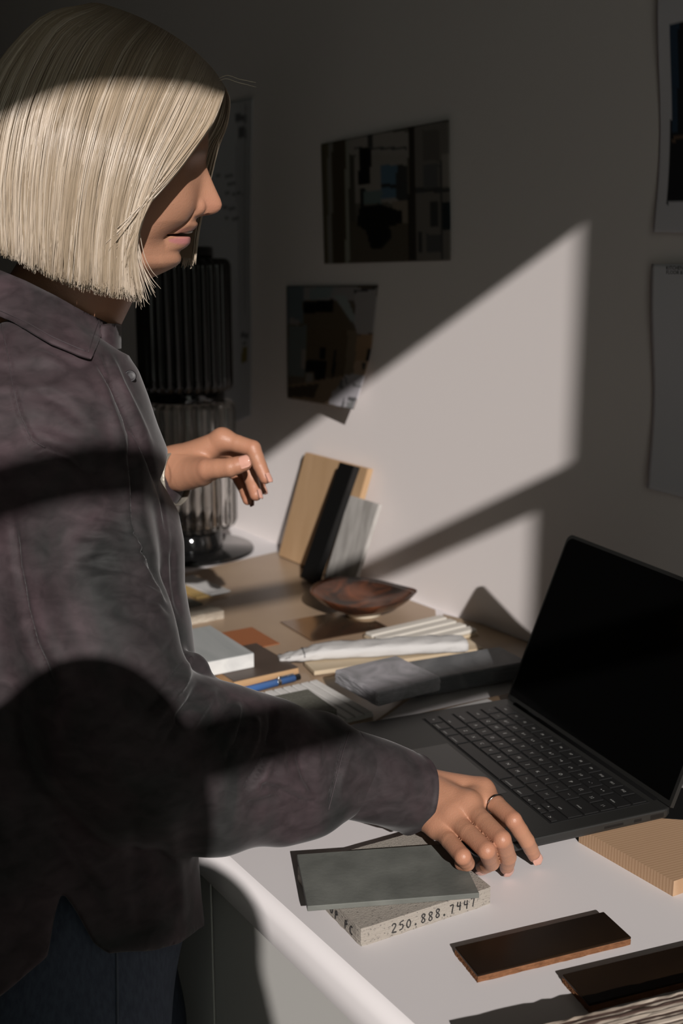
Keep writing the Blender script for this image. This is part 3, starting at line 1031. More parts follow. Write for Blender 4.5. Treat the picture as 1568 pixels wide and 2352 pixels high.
def sheet(name, px, colour, label, cat, nu=70, nv=70, gap=0.003, curl=None, m=None):
    """paper on the wall; px = photo corners TL TR BR BL; colour(px, py) -> rgb"""
    W4 = np.array([onx(p[0], p[1], XW - gap) for p in px])
    c = W4.mean(0)
    vs, cols = [], []
    for j in range(nv + 1):
        for i in range(nu + 1):
            u, v = i / nu, j / nv
            q = (W4[0] * (1 - u) + W4[1] * u) * (1 - v) + (W4[3] * (1 - u) + W4[2] * u) * v
            x_, y_, _ = proj(q)
            cols.append(colour(x_, y_))
            if curl:
                q = q + np.array([-curl(u, v), 0, 0])
            vs.append(q - c)
    fs = [(j * (nu + 1) + i, (j + 1) * (nu + 1) + i, (j + 1) * (nu + 1) + i + 1, j * (nu + 1) + i + 1) for j in range(nv) for i in range(nu)]
    me = mesh(name, vs, fs)
    at = me.color_attributes.new('ink', 'FLOAT_COLOR', 'POINT')
    at.data.foreach_set('color', np.hstack([np.array(cols), np.ones((len(cols), 1))]).astype(np.float32).ravel())
    o = link(name, me, None, tuple(c), 0, m or M_print, True)
    md = o.modifiers.new('thickness', 'SOLIDIFY')
    md.thickness = 0.0005
    md.offset = -1
    return tag(o, label, cat)


def painter(bg, rects):
    def f(x, y):
        col = bg
        for r in rects:
            if len(r) == 5:
                x0, y0, x1, y1, c = r
                if x0 <= x <= x1 and y0 <= y <= y1:
                    col = c
            else:
                pts, c = r
                ins = False
                n_ = len(pts)
                for i in range(n_):
                    (xa, ya), (xb, yb) = pts[i], pts[(i + 1) % n_]
                    if (ya > y) != (yb > y) and x < (xb - xa) * (y - ya) / (yb - ya) + xa:
                        ins = not ins
                if ins:
                    col = c
        return col
    return f


g = lambda v, r=1.0, b=1.0: (v * r, v, v * b)
sx = lambda a: 720 + a * 340 / 1568
sy = lambda b: 260 + b * 360 / 1660
R1 = lambda x0, y0, x1, y1, c: (sx(x0), sy(y0), sx(x1), sy(y1), c)
ph1 = painter(g(0.12, 1.1, 0.85), [
    R1(60, 0, 150, 1660, g(0.10, 1.2, 0.6)), R1(150, 0, 200, 1660, g(0.24, 1.05, 0.9)), R1(200, 0, 345, 1660, g(0.055, 1.3, 0.6)), R1(345, 0, 385, 1660, g(0.30, 1.0, 0.85)),
    R1(385, 200, 1020, 470, g(0.30, 1.1, 0.92)), R1(400, 440, 1010, 950, g(0.28, 1.1, 0.9)), R1(590, 200, 640, 380, g(0.06)), R1(440, 360, 1010, 385, g(0.08)),
    R1(385, 440, 450, 1500, g(0.07, 1.1, 0.8)), R1(490, 370, 620, 755, g(0.006)),
    R1(735, 550, 895, 900, (0.10, 0.17, 0.24)), R1(735, 750, 950, 790, g(0.03)), R1(895, 550, 1000, 920, g(0.05)), R1(550, 820, 740, 960, (0.15, 0.2, 0.2)), R1(510, 800, 550, 1050, g(0.01)),
    R1(400, 1150, 1040, 1660, g(0.085, 1.2, 0.75)), R1(840, 930, 1020, 1160, g(0.20, 1.2, 0.8)),
    ([(sx(490), sy(1010)), (sx(700), sy(960)), (sx(960), sy(1040)), (sx(960), sy(1160)), (sx(820), sy(1200)), (sx(830), sy(1330)), (sx(730), sy(1440)), (sx(620), sy(1440)), (sx(560), sy(1240)), (sx(470), sy(1190))], g(0.008)),
    R1(1020, 100, 1090, 1560, g(0.03, 1.2, 0.8)), R1(1090, 100, 1460, 820, g(0.17, 1.1, 0.9)), R1(1180, 180, 1350, 500, g(0.12, 1.1, 0.9)), R1(1370, 430, 1460, 780, g(0.27, 1.1, 0.9)), R1(1180, 540, 1340, 800, g(0.11)),
    R1(1090, 790, 1460, 840, g(0.06)), R1(1090, 840, 1460, 1560, g(0.17, 1.1, 0.9)), R1(1250, 940, 1330, 1200, g(0.05)), R1(1385, 945, 1460, 1245, (0.02, 0.026, 0.03)), R1(1120, 1260, 1160, 1470, g(0.05)), R1(1200, 1280, 1350, 1470, g(0.09)), R1(1350, 500, 1370, 1560, g(0.06)),
])
sheet('photo_print', [(737, 331), (1035, 275), (1035, 598), (745, 606)], ph1, 'larger dark photo print of a study with shelves, upper of two', 'photo print', curl=lambda u, v: 0.003 * u * (1 - v) + 0.002 * math.sin(u * 3))
sx2 = lambda a: 640 + a * 260 / 1568
sy2 = lambda b: 640 + b * 340 / 2050
R2 = lambda x0, y0, x1, y1, c: (sx2(x0), sy2(y0), sx2(x1), sy2(y1), c)
Pq = lambda pts, c: ([(sx2(a), sy2(b)) for a, b in pts], c)
ph2 = painter(g(0.10, 1.25, 0.75), [
    R2(100, 80, 360, 620, (0.14, 0.17, 0.19)), R2(340, 100, 1080, 300, g(0.30, 1.05, 1.0)), Pq([(430, 130), (750, 100), (720, 260), (430, 300)], (0.22, 0.27, 0.28)),
    Pq([(760, 240), (920, 220), (1080, 560), (1080, 680)], (0.30, 0.34, 0.34)), R2(1060, 130, 1360, 760, g(0.36, 1.06, 1.0)), Pq([(1040, 160), (1340, 110), (1340, 150), (1050, 195)], g(0.05)),
    Pq([(330, 330), (760, 280), (1090, 760), (1090, 820), (360, 700)], g(0.09, 1.3, 0.65)), Pq([(340, 330), (760, 285), (760, 460), (350, 480)], g(0.004)),
    Pq([(160, 530), (310, 590), (260, 650), (160, 620)], g(0.26, 1.1, 0.95)), R2(140, 650, 400, 1350, (0.15, 0.17, 0.17)), R2(400, 700, 1090, 1350, g(0.085, 1.35, 0.6)),
    R2(330, 980, 390, 1250, g(0.26, 1.15, 0.9)), R2(580, 960, 670, 1110, g(0.008)), R2(780, 980, 820, 1400, g(0.012)), R2(960, 720, 1090, 1350, g(0.15, 1.3, 0.7)),
    R2(1090, 780, 1340, 1340, (0.34, 0.22, 0.13)), R2(1240, 980, 1320, 1130, g(0.02)), R2(1090, 1140, 1290, 1350, (0.42, 0.30, 0.21)), R2(1200, 1160, 1240, 1250, g(0.05)),
    R2(400, 1130, 690, 1290, g(0.006)), Pq([(520, 1250), (700, 1230), (690, 1480), (560, 1500)], g(0.006)), R2(415, 1300, 510, 1490, g(0.24, 1.05, 0.9)),
    Pq([(140, 1480), (980, 1340), (1200, 1400), (1200, 1810), (140, 1700)], (0.26, 0.185, 0.125)), Pq([(150, 1500), (620, 1450), (560, 1640), (150, 1640)], g(0.05, 1.3, 0.7)),
    Pq([(980, 1340), (1100, 1320), (1290, 1350), (1260, 1520), (1200, 1810), (1030, 1790), (800, 1720), (830, 1560), (880, 1530)], g(0.42, 1.05, 1.06)),
    Pq([(1095, 1440), (1250, 1480), (1245, 1510), (1100, 1470)], g(0.20)), Pq([(990, 1340), (1030, 1440), (1000, 1450), (975, 1360)], g(0.16)), Pq([(1085, 1635), (1215, 1650), (1210, 1680), (1085, 1665)], g(0.10)),
    Pq([(1090, 1690), (1210, 1690), (1180, 1800), (1085, 1780)], g(0.24)), R2(1015, 1640, 1040, 1790, g(0.10)), Pq([(910, 1400), (960, 1400), (975, 1520), (915, 1520)], g(0.15)),
])
sheet('photo_print', [(658, 657), (868, 655), (842, 938), (664, 914)], ph2, 'smaller photo print of a loft with pale sofas, its corner curling', 'photo print',
      curl=lambda u, v: 0.034 * max(0, v - 0.45) ** 1.6 * u ** 1.2 * 1.8 + 0.004 * v)

lines = [(496, 402, 545, 406), (512, 420, 542, 424), (516, 442, 562, 447), (510, 475, 540, 481), (516, 500, 556, 504), (540, 262, 570, 280), (548, 292, 572, 318), (556, 764, 578, 776), (556, 786, 578, 790)]
plan = painter((0.60, 0.60, 0.62), [(a, b, c, d_, (0.20, 0.2, 0.21)) for a, b, c, d_ in lines] + [(560, 796, 576, 832, (0.30, 0.24, 0.08)), (566, 240, 569, 720, (0.42, 0.42, 0.44)), (540, 330, 542, 470, (0.45, 0.45, 0.47))])
sheet('plan_sheet', [(430, 250), (586, 224), (590, 955), (430, 1010)], plan, 'tall drawing sheet hanging on the wall behind the lamp', 'drawing', 60, 120, m=M_sheet,
      curl=lambda u, v: 0.012 * max(0, u - 0.75) / 0.25 * (0.4 + 0.6 * math.sin(3.1 * v)) + 0.03 * max(0, v - 0.72) * u)
pr1 = painter((0.66, 0.64, 0.68), [([(1540, 60), (1900, -40), (1900, 440), (1532, 467)], (0.02, 0.02, 0.024)), ([(1540, 60), (1562, 55), (1550, 300), (1536, 310)], (0.035, 0.06, 0.10)), ([(1536, 318), (1620, 285), (1620, 295), (1536, 327)], (0.16, 0.10, 0.07))])
sheet('framed_print', [(1516, -150), (1980, -330), (1980, 545), (1505, 533)], pr1, 'large white bordered dark print at the upper right of the wall', 'print', 90, 90, gap=0.006, m=M_sheet,
      curl=lambda u, v: 0.004 * math.sin(7 * v) * (1 - u) + 0.010 * max(0, v - 0.85))
pr2 = painter((0.66, 0.65, 0.69), [])
sh = sheet('notice_sheet', [(1500, 606), (1900, 612), (1900, 1222), (1493, 1120)], pr2, 'plain white sheet with a small printed heading, lower right of the wall', 'paper', 40, 60, gap=0.006, m=M_sheet,
           curl=lambda u, v: 0.004 * math.sin(6 * v + 1) * (1 - u) + 0.004 * v)
tv, tf = [], []
for k, (s, y_) in enumerate((('KITCHEN', 615.5), ('FLOOR & FINISHES', 626))):
    v, f = text_arrays(s, 0.0062, 'LEFT')
    q = onx(1529, y_, XW - 0.010)
    b0 = len(tv)
    tv += [(0, -p[0], p[1]) + q - np.array(sh.location) for p in v]
    tf += [tuple(i + b0 for i in x) for x in f]
link('heading', mesh('heading', tv, tf), sh, (0, 0, 0), 0, M_ink)
# ------------------------------------------------------------------ implicit modelling for the figure
def smin(a, b, k):
    h = np.maximum(k - np.abs(a - b), 0) / k
    return np.minimum(a, b) - h * h * k * 0.25


def smax(a, b, k):
    return -smin(-a, -b, k)


class Field:
    def __init__(s, lo, hi, h):
        s.lo = np.array(lo, float)
        s.h = h
        s.n = np.ceil((np.array(hi) - s.lo) / h).astype(int) + 1
        s.ax = [(s.lo[i] + h * np.arange(s.n[i])).astype(np.float32) for i in range(3)]
        s.d = np.full(s.n, 0.05, np.float32)

    def sub(s, lo, hi):
        i0 = np.clip(np.floor((np.array(lo) - s.lo) / s.h).astype(int), 0, s.n)
        i1 = np.clip(np.ceil((np.array(hi) - s.lo) / s.h).astype(int) + 1, 0, s.n)
        sl = tuple(slice(a, b) for a, b in zip(i0, i1))
        X = s.ax[0][sl[0]][:, None, None]
        Y = s.ax[1][sl[1]][None, :, None]
        Z = s.ax[2][sl[2]][None, None, :]
        return sl, X, Y, Z

    def put(s, fn, lo, hi, k=0.0, op='add'):
        m = k + 3 * s.h
        sl, X, Y, Z = s.sub(np.array(lo) - m, np.array(hi) + m)
        cur = s.d[sl]
        if cur.size == 0:
            return
        v = fn(X, Y, Z)
        if op == 'add':
            s.d[sl] = smin(cur, v, k) if k > 0 else np.minimum(cur, v)
        elif op == 'cut':
            s.d[sl] = smax(cur, -v, k) if k > 0 else np.maximum(cur, -v)

    def cone(s, a, b, ra, rb, k=0.0, op='add', sq=None):
        a, b = np.array(a, float), np.array(b, float)
        ba = b - a
        L2 = float(ba @ ba)
        r = max(ra, rb)

        def fn(X, Y, Z):
            x, y, z = X - a[0], Y - a[1], Z - a[2]
            t = np.clip((x * ba[0] + y * ba[1] + z * ba[2]) / L2, 0, 1)
            return np.sqrt((x - t * ba[0]) ** 2 + (y - t * ba[1]) ** 2 + (z - t * ba[2]) ** 2) - (ra + (rb - ra) * t)
        s.put(fn, np.minimum(a, b) - r, np.maximum(a, b) + r, k, op)

    def chain(s, pts, rad, k=0.0, op='add'):
        for i in range(len(pts) - 1):
            s.cone(pts[i], pts[i + 1], rad[i], rad[i + 1], k, op)

    def ell(s, c, r, R=None, k=0.0, op='add'):
        c, r = np.array(c, float), np.array(r, float)
        R = np.eye(3) if R is None else np.array(R, float)     # rows = axes

        def fn(X, Y, Z):
            x, y, z = X - c[0], Y - c[1], Z - c[2]
            q = [(R[i, 0] * x + R[i, 1] * y + R[i, 2] * z) / r[i] for i in range(3)]
            k0 = np.sqrt(q[0] ** 2 + q[1] ** 2 + q[2] ** 2)
            k1 = np.sqrt((q[0] / r[0]) ** 2 + (q[1] / r[1]) ** 2 + (q[2] / r[2]) ** 2) + 1e-9
            return k0 * (k0 - 1) / k1
        m = r.max()
        s.put(fn, c - m, c + m, k, op)

    def mesh(s):
        d = s.d
        neg = d < 0
        nx, ny, nz = d.shape
        cnt = np.zeros((nx - 1, ny - 1, nz - 1), np.int8)
        for i in (0, 1):
            for j in (0, 1):
                for k in (0, 1):
                    cnt += neg[i:nx - 1 + i, j:ny - 1 + j, k:nz - 1 + k]
        act = np.argwhere((cnt > 0) & (cnt < 8))
        idx = np.full(cnt.shape, -1, np.int32)
        idx[act[:, 0], act[:, 1], act[:, 2]] = np.arange(len(act))
        offs = np.array([(i, j, k) for i in (0, 1) for j in (0, 1) for k in (0, 1)])
        cv = np.stack([d[act[:, 0] + o[0], act[:, 1] + o[1], act[:, 2] + o[2]] for o in offs], 1)
        pos = np.zeros((len(act), 3))
        num = np.zeros(len(act))
        for a in range(8):
            for b in range(a + 1, 8):
                if np.abs(offs[a] - offs[b]).sum() != 1:
                    continue
                va, vb = cv[:, a], cv[:, b]
                m = (va < 0) != (vb < 0)
                t = va[m] / (va[m] - vb[m])
                pos[m] += offs[a] + (offs[b] - offs[a]) * t[:, None]
                num[m] += 1
        V = s.lo + s.h * (act + pos / num[:, None])
        Fs = []
        for axis in range(3):
            sl0 = [slice(None)] * 3
            sl1 = [slice(None)] * 3
            sl0[axis] = slice(0, -1)
            sl1[axis] = slice(1, None)
            a0, a1 = neg[tuple(sl0)], neg[tuple(sl1)]
            e = np.argwhere(a0 != a1)
            o1, o2 = [(1, 2), (2, 0), (0, 1)][axis]
            e = e[(e[:, o1] > 0) & (e[:, o2] > 0) & (e[:, o1] < d.shape[o1] - 1) & (e[:, o2] < d.shape[o2] - 1)]
            flip = a0[e[:, 0], e[:, 1], e[:, 2]]
            q = []
            for (p, r_) in ((1, 1), (0, 1), (0, 0), (1, 0)):
                c = e.copy()
                c[:, o1] -= p
                c[:, o2] -= r_
                q.append(idx[c[:, 0], c[:, 1], c[:, 2]])
            q = np.stack(q, 1)
            q[~flip] = q[~flip][:, ::-1]
            Fs.append(q)
        return V, np.vstack(Fs)


def largest(V, F):
    lab = np.arange(len(V))
    for _ in range(400):
        m_ = lab[F].min(1)
        new = lab.copy()
        for i in range(4):
            np.minimum.at(new, F[:, i], m_)
        new = new[new]
        if (new == lab).all():
            break
        lab = new
    big = np.bincount(lab).argmax()
    keep = lab == big
    ix = np.cumsum(keep) - 1
    return V[keep], ix[F[keep[F[:, 0]]]]


def np_mesh(name, V, F):
    me = bpy.data.meshes.new(name)
    me.vertices.add(len(V))
    me.vertices.foreach_set('co', np.asarray(V, np.float32).ravel())
    n = F.shape[1]
    me.loops.add(F.size)
    me.loops.foreach_set('vertex_index', np.asarray(F, np.int32).ravel())
    me.polygons.add(len(F))
    me.polygons.foreach_set('loop_start', np.arange(0, F.size, n, dtype=np.int32))
    me.update(calc_edges=True)
    me.validate()
    me.polygons.foreach_set('use_smooth', np.ones(len(me.polygons), bool))
    return me


def relax(V, F, it=2, lam=0.5):
    E_ = np.vstack([F[:, [i, (i + 1) % 4]] for i in range(4)])
    for _ in range(it):
        S = np.zeros_like(V)
        C_ = np.zeros(len(V))
        for a, b in ((0, 1), (1, 0)):
            for k in range(3):
                S[:, k] += np.bincount(E_[:, a], weights=V[E_[:, b], k], minlength=len(V))
            C_ += np.bincount(E_[:, a], minlength=len(V))
        V = V * (1 - lam) + lam * S / C_[:, None]
    return V


def vnormals(V, F):
    N = np.zeros_like(V)
    fn = np.cross(V[F[:, 2]] - V[F[:, 0]], V[F[:, 3]] - V[F[:, 1]])
    for i in range(4):
        for k in range(3):
            N[:, k] += np.bincount(F[:, i], weights=fn[:, k], minlength=len(V))
    return N / (np.linalg.norm(N, axis=1)[:, None] + 1e-12)


def set_color(me, name, col):
    at = me.color_attributes.new(name, 'FLOAT_COLOR', 'POINT')
    c = np.ones((len(me.vertices), 4), np.float32)
    c[:, :3] = col
    at.data.foreach_set('color', c.ravel())


SKIN = np.array([0.400, 0.205, 0.128])
M_skin = mat('skin', (1, 1, 1), 0.42, attr='tone', spec=0.35, bump=0.16, bscale=700, sss=0.12)
M_nail = mat('nail_polish', (0.56, 0.30, 0.23), 0.18, spec=0.5, bump=0.005)
M_hair = mat('blond_hair', (1, 1, 1), 0.30, attr='tone', spec=0.9, bump=0.02)
M_shirt = mat('washed_silk', (0.050, 0.0345, 0.0385), 0.60, col2=(0.022, 0.0222, 0.0220), scale=10, stretch=(1, 1, 0.7), detail=7, distort=1.0, lo=0.36, hi=0.64, bump=0.22, bscale=26, bstretch=(0.7, 0.7, 2.2), spec=0.10, sheen=0.10, fine=(55, 0.28, (1, 1, 1.6)))
M_denim = mat('denim', (0.020, 0.028, 0.048), 0.85, col2=(0.034, 0.045, 0.068), scale=300, stretch=(1, 1, 0.3), bump=0.3, bscale=900)

# ------------------------------------------------------------------ head
HD = 1.03
H0 = dep(430, 470, HD)
HW_ = ray(430, 470)
HDist = np.linalg.norm(H0 - CAM)
HW_ = HW_ / np.linalg.norm(HW_)
HU = np.cross(HW_, [0, 0, 1.0])
HU /= np.linalg.norm(HU)
HV = np.cross(HU, HW_)


def hl(px, py, w=0.0):
    """photo pixel -> head coordinates (u right, v up) on the plane w behind the head's midline"""
    r = ray(px, py)
    t = (HDist + w) / (r @ HW_)
    P = r * t
    return np.array([P @ HU, P @ HV])


def h2w(u, w, v):
    u, w, v = np.asarray(u), np.asarray(w), np.asarray(v)
    return CAM + u[..., None] * HU + (w[..., None] + HDist) * HW_ + v[..., None] * HV


PROF = [(478, 330), (474, 350), (471, 366), (472, 378), (482, 402), (491, 424), (499.5, 443), (507, 459), (510, 471), (506.5, 481), (498, 489), (484, 493.5),
        (462, 496.5), (453, 500), (450, 506), (451.5, 510), (454.6, 514), (453.5, 519), (447, 526), (441, 533), (436, 537), (436.5, 543), (438, 549), (436.8, 558),
        (430, 567), (421.5, 574), (418, 583), (419, 591), (418, 601), (414, 611), (408, 618), (404, 622), (398, 626)]
BASE = [(478, 330), (472, 366), (450, 506), (441, 525), (430, 545), (422, 566), (417, 582), (418, 601), (414, 611), (408, 618), (404, 622), (398, 626)]
pu = np.array([hl(*p) for p in PROF])
bu = np.array([hl(*p) for p in BASE])
vof = lambda py: hl(430, py)[1]
FH = 0.0011
FD = Field((hl(-60, 470)[0], -0.074, hl(430, 900)[1]), (hl(530, 470)[0], 0.074, hl(430, 300)[1]), FH)
vv = FD.ax[2].astype(float)
ww = FD.ax[1].astype(float)
Uf = np.interp(-vv, -pu[:, 1], pu[:, 0])
Bf = np.interp(-vv, -bu[:, 1], bu[:, 0])
Ex = Uf - Bf
isnose = vv > vof(503)
Nz = np.where(isnose, Ex, 0)
Lp = np.where(~isnose & (vv > vof(575)), Ex, 0)
Wg, Vg = np.meshgrid(ww, vv, indexing='ij')
aw = np.abs(Wg)


def ipy(pts):
    q = sorted((vof(p), x) for p, x in pts)
    return np.interp(Vg, [a for a, _ in q], [b for _, b in q])


ahalf = ipy([(640, 0.052), (600, 0.058), (540, 0.064), (470, 0.069), (400, 0.071), (330, 0.070)])
cdep = ipy([(640, 0.080), (560, 0.088), (470, 0.086), (330, 0.075)])
rr0 = np.clip(aw / ahalf, 0, 0.9995)
rec = cdep * (1 - np.sqrt(1 - rr0 ** 2)) + np.maximum(aw - ahalf * 0.9995, 0) * 30
nw = ipy([(360, 0.0085), (400, 0.0085), (430, 0.0098), (455, 0.0115), (471, 0.0120), (486, 0.0115), (498, 0.0125)])
nshape = np.exp(-(aw / nw) ** 2.3)
lw_ = 0.0290
lshape = np.clip(1 - (aw / lw_) ** 2, 0, 1) ** 0.8
Xs = Bf[None, :] - rec + Nz[None, :] * nshape + Lp[None, :] * lshape
# eye socket, brow, cheek, smile fold
def gs(wc, pc, sw, sv):
    return np.exp(-(((aw - wc) / sw) ** 2) - ((Vg - vof(pc)) / sv) ** 2)
Xs -= 0.0065 * gs(0.028, 388, 0.014, 0.012)
Xs += 0.0030 * gs(0.030, 352, 0.020, 0.007)
Xs += 0.0050 * gs(0.042, 470, 0.020, 0.022)
Xs += 0.0030 * gs(0.034, 512, 0.012, 0.016)
tt = np.clip((vof(474) - Vg) / (vof(474) - vof(540)), 0, 1)
fold_w = 0.0165 + 0.0145 * tt
Xs -= 0.0028 * np.exp(-((aw - fold_w) / 0.0028) ** 2) * np.clip(np.sin(np.clip((vof(468) - Vg) / (vof(468) - vof(556)), 0, 1) * math.pi), 0, 1)
def sst(x, a_, b_):
    t_ = np.clip((x - a_) / (b_ - a_), 0, 1)
    return t_ * t_ * (3 - 2 * t_)
Xs -= 0.0085 * np.exp(-((Vg - vof(541)) / 0.017) ** 2) * sst(aw, 0.010, 0.031) * (1 - sst(aw, 0.034, 0.056))
Xs -= 0.0022 * gs(0.030, 540, 0.005, 0.006)
Xs -= 0.0018 * gs(0.0, 578, 0.018, 0.004)
# mouth opening
vm = vof(537.5) + 0.0006 * np.cos(aw / lw_ * 3)
gap = 0.0016 * np.clip(1 - (aw / 0.0275) ** 2, 0, 1) + 0.0004
Xs -= 0.0105 * np.exp(-((Vg - vm) / gap) ** 4) * np.clip((0.0295 - aw) / 0.004, 0, 1)
U_ = FD.ax[0].astype(float)[:, None, None]
face = (U_ - Xs[None]) * 0.55
# under-jaw and back limits
jb = ipy([(330, 0), (900, 0)])[None]
jpts = [hl(398, 630), (hl(376, 633)), hl(340, 628), hl(290, 612), hl(230, 585), hl(100, 540)]
jl = np.interp(U_, [p[0] for p in jpts[::-1]], [p[1] for p in jpts[::-1]])
jaw = (jl - Vg[None] + 0.10 * np.maximum(aw[None] - 0.01, 0)) * 0.9
dface = smax(smax(face, jaw, 0.016), (hl(255, 470)[0] - U_) * np.ones_like(face), 0.02)
FD.d[:] = dface.astype(np.float32)
del dface, face, jaw
P3 = lambda px, py, w: (*hl(px, py, w)[:1], w, hl(px, py, w)[1])
# alae, nostrils
for sgn in (-1, 1):
    c = hl(447, 474)
    FD.ell((c[0], sgn * 0.0128, c[1]), (0.0098, 0.0062, 0.0084), None, 0.0018)
    c = hl(466, 494)
    FD.ell((c[0], sgn * 0.0058, c[1]), (0.0058, 0.0028, 0.0030), None, 0.0015, 'cut')
    c = hl(402, 393)
    FD.ell((c[0] - 0.003, sgn * 0.031, c[1]), (0.0125, 0.0125, 0.0115), None, 0.003)
# cranium and neck
c = hl(215, 330)
FD.ell((c[0], 0, c[1]), (0.085, 0.068, 0.085), None, 0.02)
neckA = P3(75, 830, 0.015)
neckB = P3(225, 560, 0.0)
FD.cone(neckA, neckB, 0.058, 0.050, 0.018)
Vh, Fh = largest(*FD.mesh())
del FD
Vh = relax(Vh, Fh, 1, 0.35)
hu, hw2, hv = Vh[:, 0], Vh[:, 1], Vh[:, 2]
tone = np.tile(SKIN, (len(Vh), 1))
# lips: pink band around the opening, only near the front
lipu = np.clip(1 - (hw2 / 0.0280) ** 2, 0, 1)
fr = (hu > np.interp(-hv, -pu[:, 1], pu[:, 0]) - 0.030 - 0.10 * np.abs(hw2))
low = np.exp(-((hv - (vof(553) + 0.0012 * (1 - lipu))) / (0.0046 * np.sqrt(lipu) + 1e-4)) ** 4) * (lipu > 0.02)
upp = np.exp(-((hv - vof(528)) / (0.0030 * np.sqrt(lipu) + 1e-4)) ** 4) * (lipu > 0.02)
inn = np.exp(-((hv - vof(538)) / (0.0020 * np.sqrt(lipu) + 1e-4)) ** 4) * (lipu > 0.02)
for msk, colr, a in ((upp, (0.36, 0.155, 0.125), 0.6), (low, (0.42, 0.165, 0.165), 0.9), (inn, (0.10, 0.02, 0.02), 0.9)):
    k = (msk * a * fr)[:, None]
    tone = tone * (1 - k) + np.array(colr) * k
# rosy nose and cheek, faint brow
k = (0.30 * np.exp(-((hv - vof(476)) / 0.012) ** 2 - ((hu - hl(495, 470)[0]) / 0.016) ** 2))[:, None]
tone = tone * (1 - k) + np.array((0.42, 0.17, 0.12)) * k
brow = np.exp(-((hv - vof(352) + 0.10 * (np.abs(hw2) - 0.03)) / 0.0028) ** 2) * (np.abs(hw2) > 0.012) * (np.abs(hw2) < 0.05)
k = (0.5 * brow * (hu > hl(380, 350)[0]))[:, None]
tone = tone * (1 - k) + np.array((0.16, 0.10, 0.06)) * k
head_V, head_F, head_T = h2w(hu, hw2, hv), Fh, tone

# ------------------------------------------------------------------ hands
def unit(v):
    v = np.asarray(v, float)
    return v / np.linalg.norm(v)


def hand_mesh(fingers, palm, lo_pad=0.03, h=0.0009):
    """palm blended as a whole, each finger blended with the palm only, so that fingers stay apart"""
    allp = np.vstack([np.array(p) for p, _ in fingers] + [np.array(p) for p, _, _ in palm])
    F_ = Field(allp.min(0) - lo_pad, allp.max(0) + lo_pad, h)
    for pts, rad, k in palm:
        F_.chain(pts, rad, k)
    base_d = F_.d
    total = base_d.copy()
    for fi_, (pts, rad) in enumerate(fingers):
        P = [np.array(pts[0])]
        R = [rad[0]]
        for i in range(3):
            a_, b_ = np.array(pts[i]), np.array(pts[i + 1])
            P += [a_ * 0.5 + b_ * 0.5, b_]
            R += [(rad[i] + rad[i + 1]) * 0.5 * (0.985 if i < 2 else 1.0), rad[i + 1]]
        F_.d = np.full(base_d.shape, 0.05, np.float32)
        F_.chain(P, R, 0.0010)
        total = np.minimum(total, smin(base_d, F_.d, 0.014 if fi_ == 4 else 0.007))
    F_.d = total
    return F_


Z = lambda px, py, z: onz(px, py, z)
# near (right) hand, reaching down to the worktop
wr0 = Z(930, 1812, 0.062)
wr1 = Z(965, 1822, 0.060)
kI, kM, kR, kP = Z(1106, 1818, 0.066), Z(1073, 1850, 0.066), Z(1036, 1876, 0.058), Z(1004, 1898, 0.048)
nf = [
    ([kI, Z(1178, 1884, 0.060), Z(1209, 1931, 0.036), Z(1227, 1966, 0.013)], [0.0092, 0.0081, 0.0073, 0.0062]),
    ([kM, Z(1152, 1928, 0.060), Z(1166, 1968, 0.033), Z(1163, 1993, 0.012)], [0.0094, 0.0083, 0.0076, 0.0064]),
    ([kR, Z(1117, 1953, 0.053), Z(1128, 1981, 0.026), Z(1108, 1992, 0.012)], [0.0090, 0.0080, 0.0074, 0.0064]),
    ([kP, Z(1062, 1967, 0.044), Z(1072, 1983, 0.0315), Z(1058, 1984, 0.0285)], [0.0082, 0.0076, 0.0068, 0.0058]),
    ([Z(1010, 1800, 0.050), Z(1070, 1836, 0.046), Z(1115, 1868, 0.042), Z(1145, 1893, 0.038)], [0.0115, 0.0100, 0.0090, 0.0072]),
]
arm_in = Z(800, 1768, 0.075)
pl = [
    ([arm_in, wr0], [0.027, 0.0235], 0.004),
    ([wr0, kI], [0.0220, 0.0118], 0.012),
    ([wr0, kM], [0.0225, 0.0122], 0.012),
    ([wr0, kR], [0.0215, 0.0118], 0.012),
    ([Z(935, 1840, 0.055), kP], [0.0180, 0.0108], 0.012),
    ([kI, kM], [0.0108, 0.0112], 0.006), ([kM, kR], [0.0112, 0.0108], 0.006), ([kR, kP], [0.0108, 0.0098], 0.006),
    ([Z(1000, 1850, 0.040), Z(1060, 1880, 0.042)], [0.014, 0.012], 0.010),
] + [([wr0 * 0.65 + kk * 0.35 + np.array([0, 0, 0.0135]), kk + np.array([0, 0, 0.0055])], [0.0042, 0.0058], 0.008) for kk in (kI, kM, kR)]
NH = hand_mesh(nf, pl)
nh_V, nh_F = largest(*NH.mesh())
del NH
nh_V = relax(nh_V, nh_F, 2, 0.4)
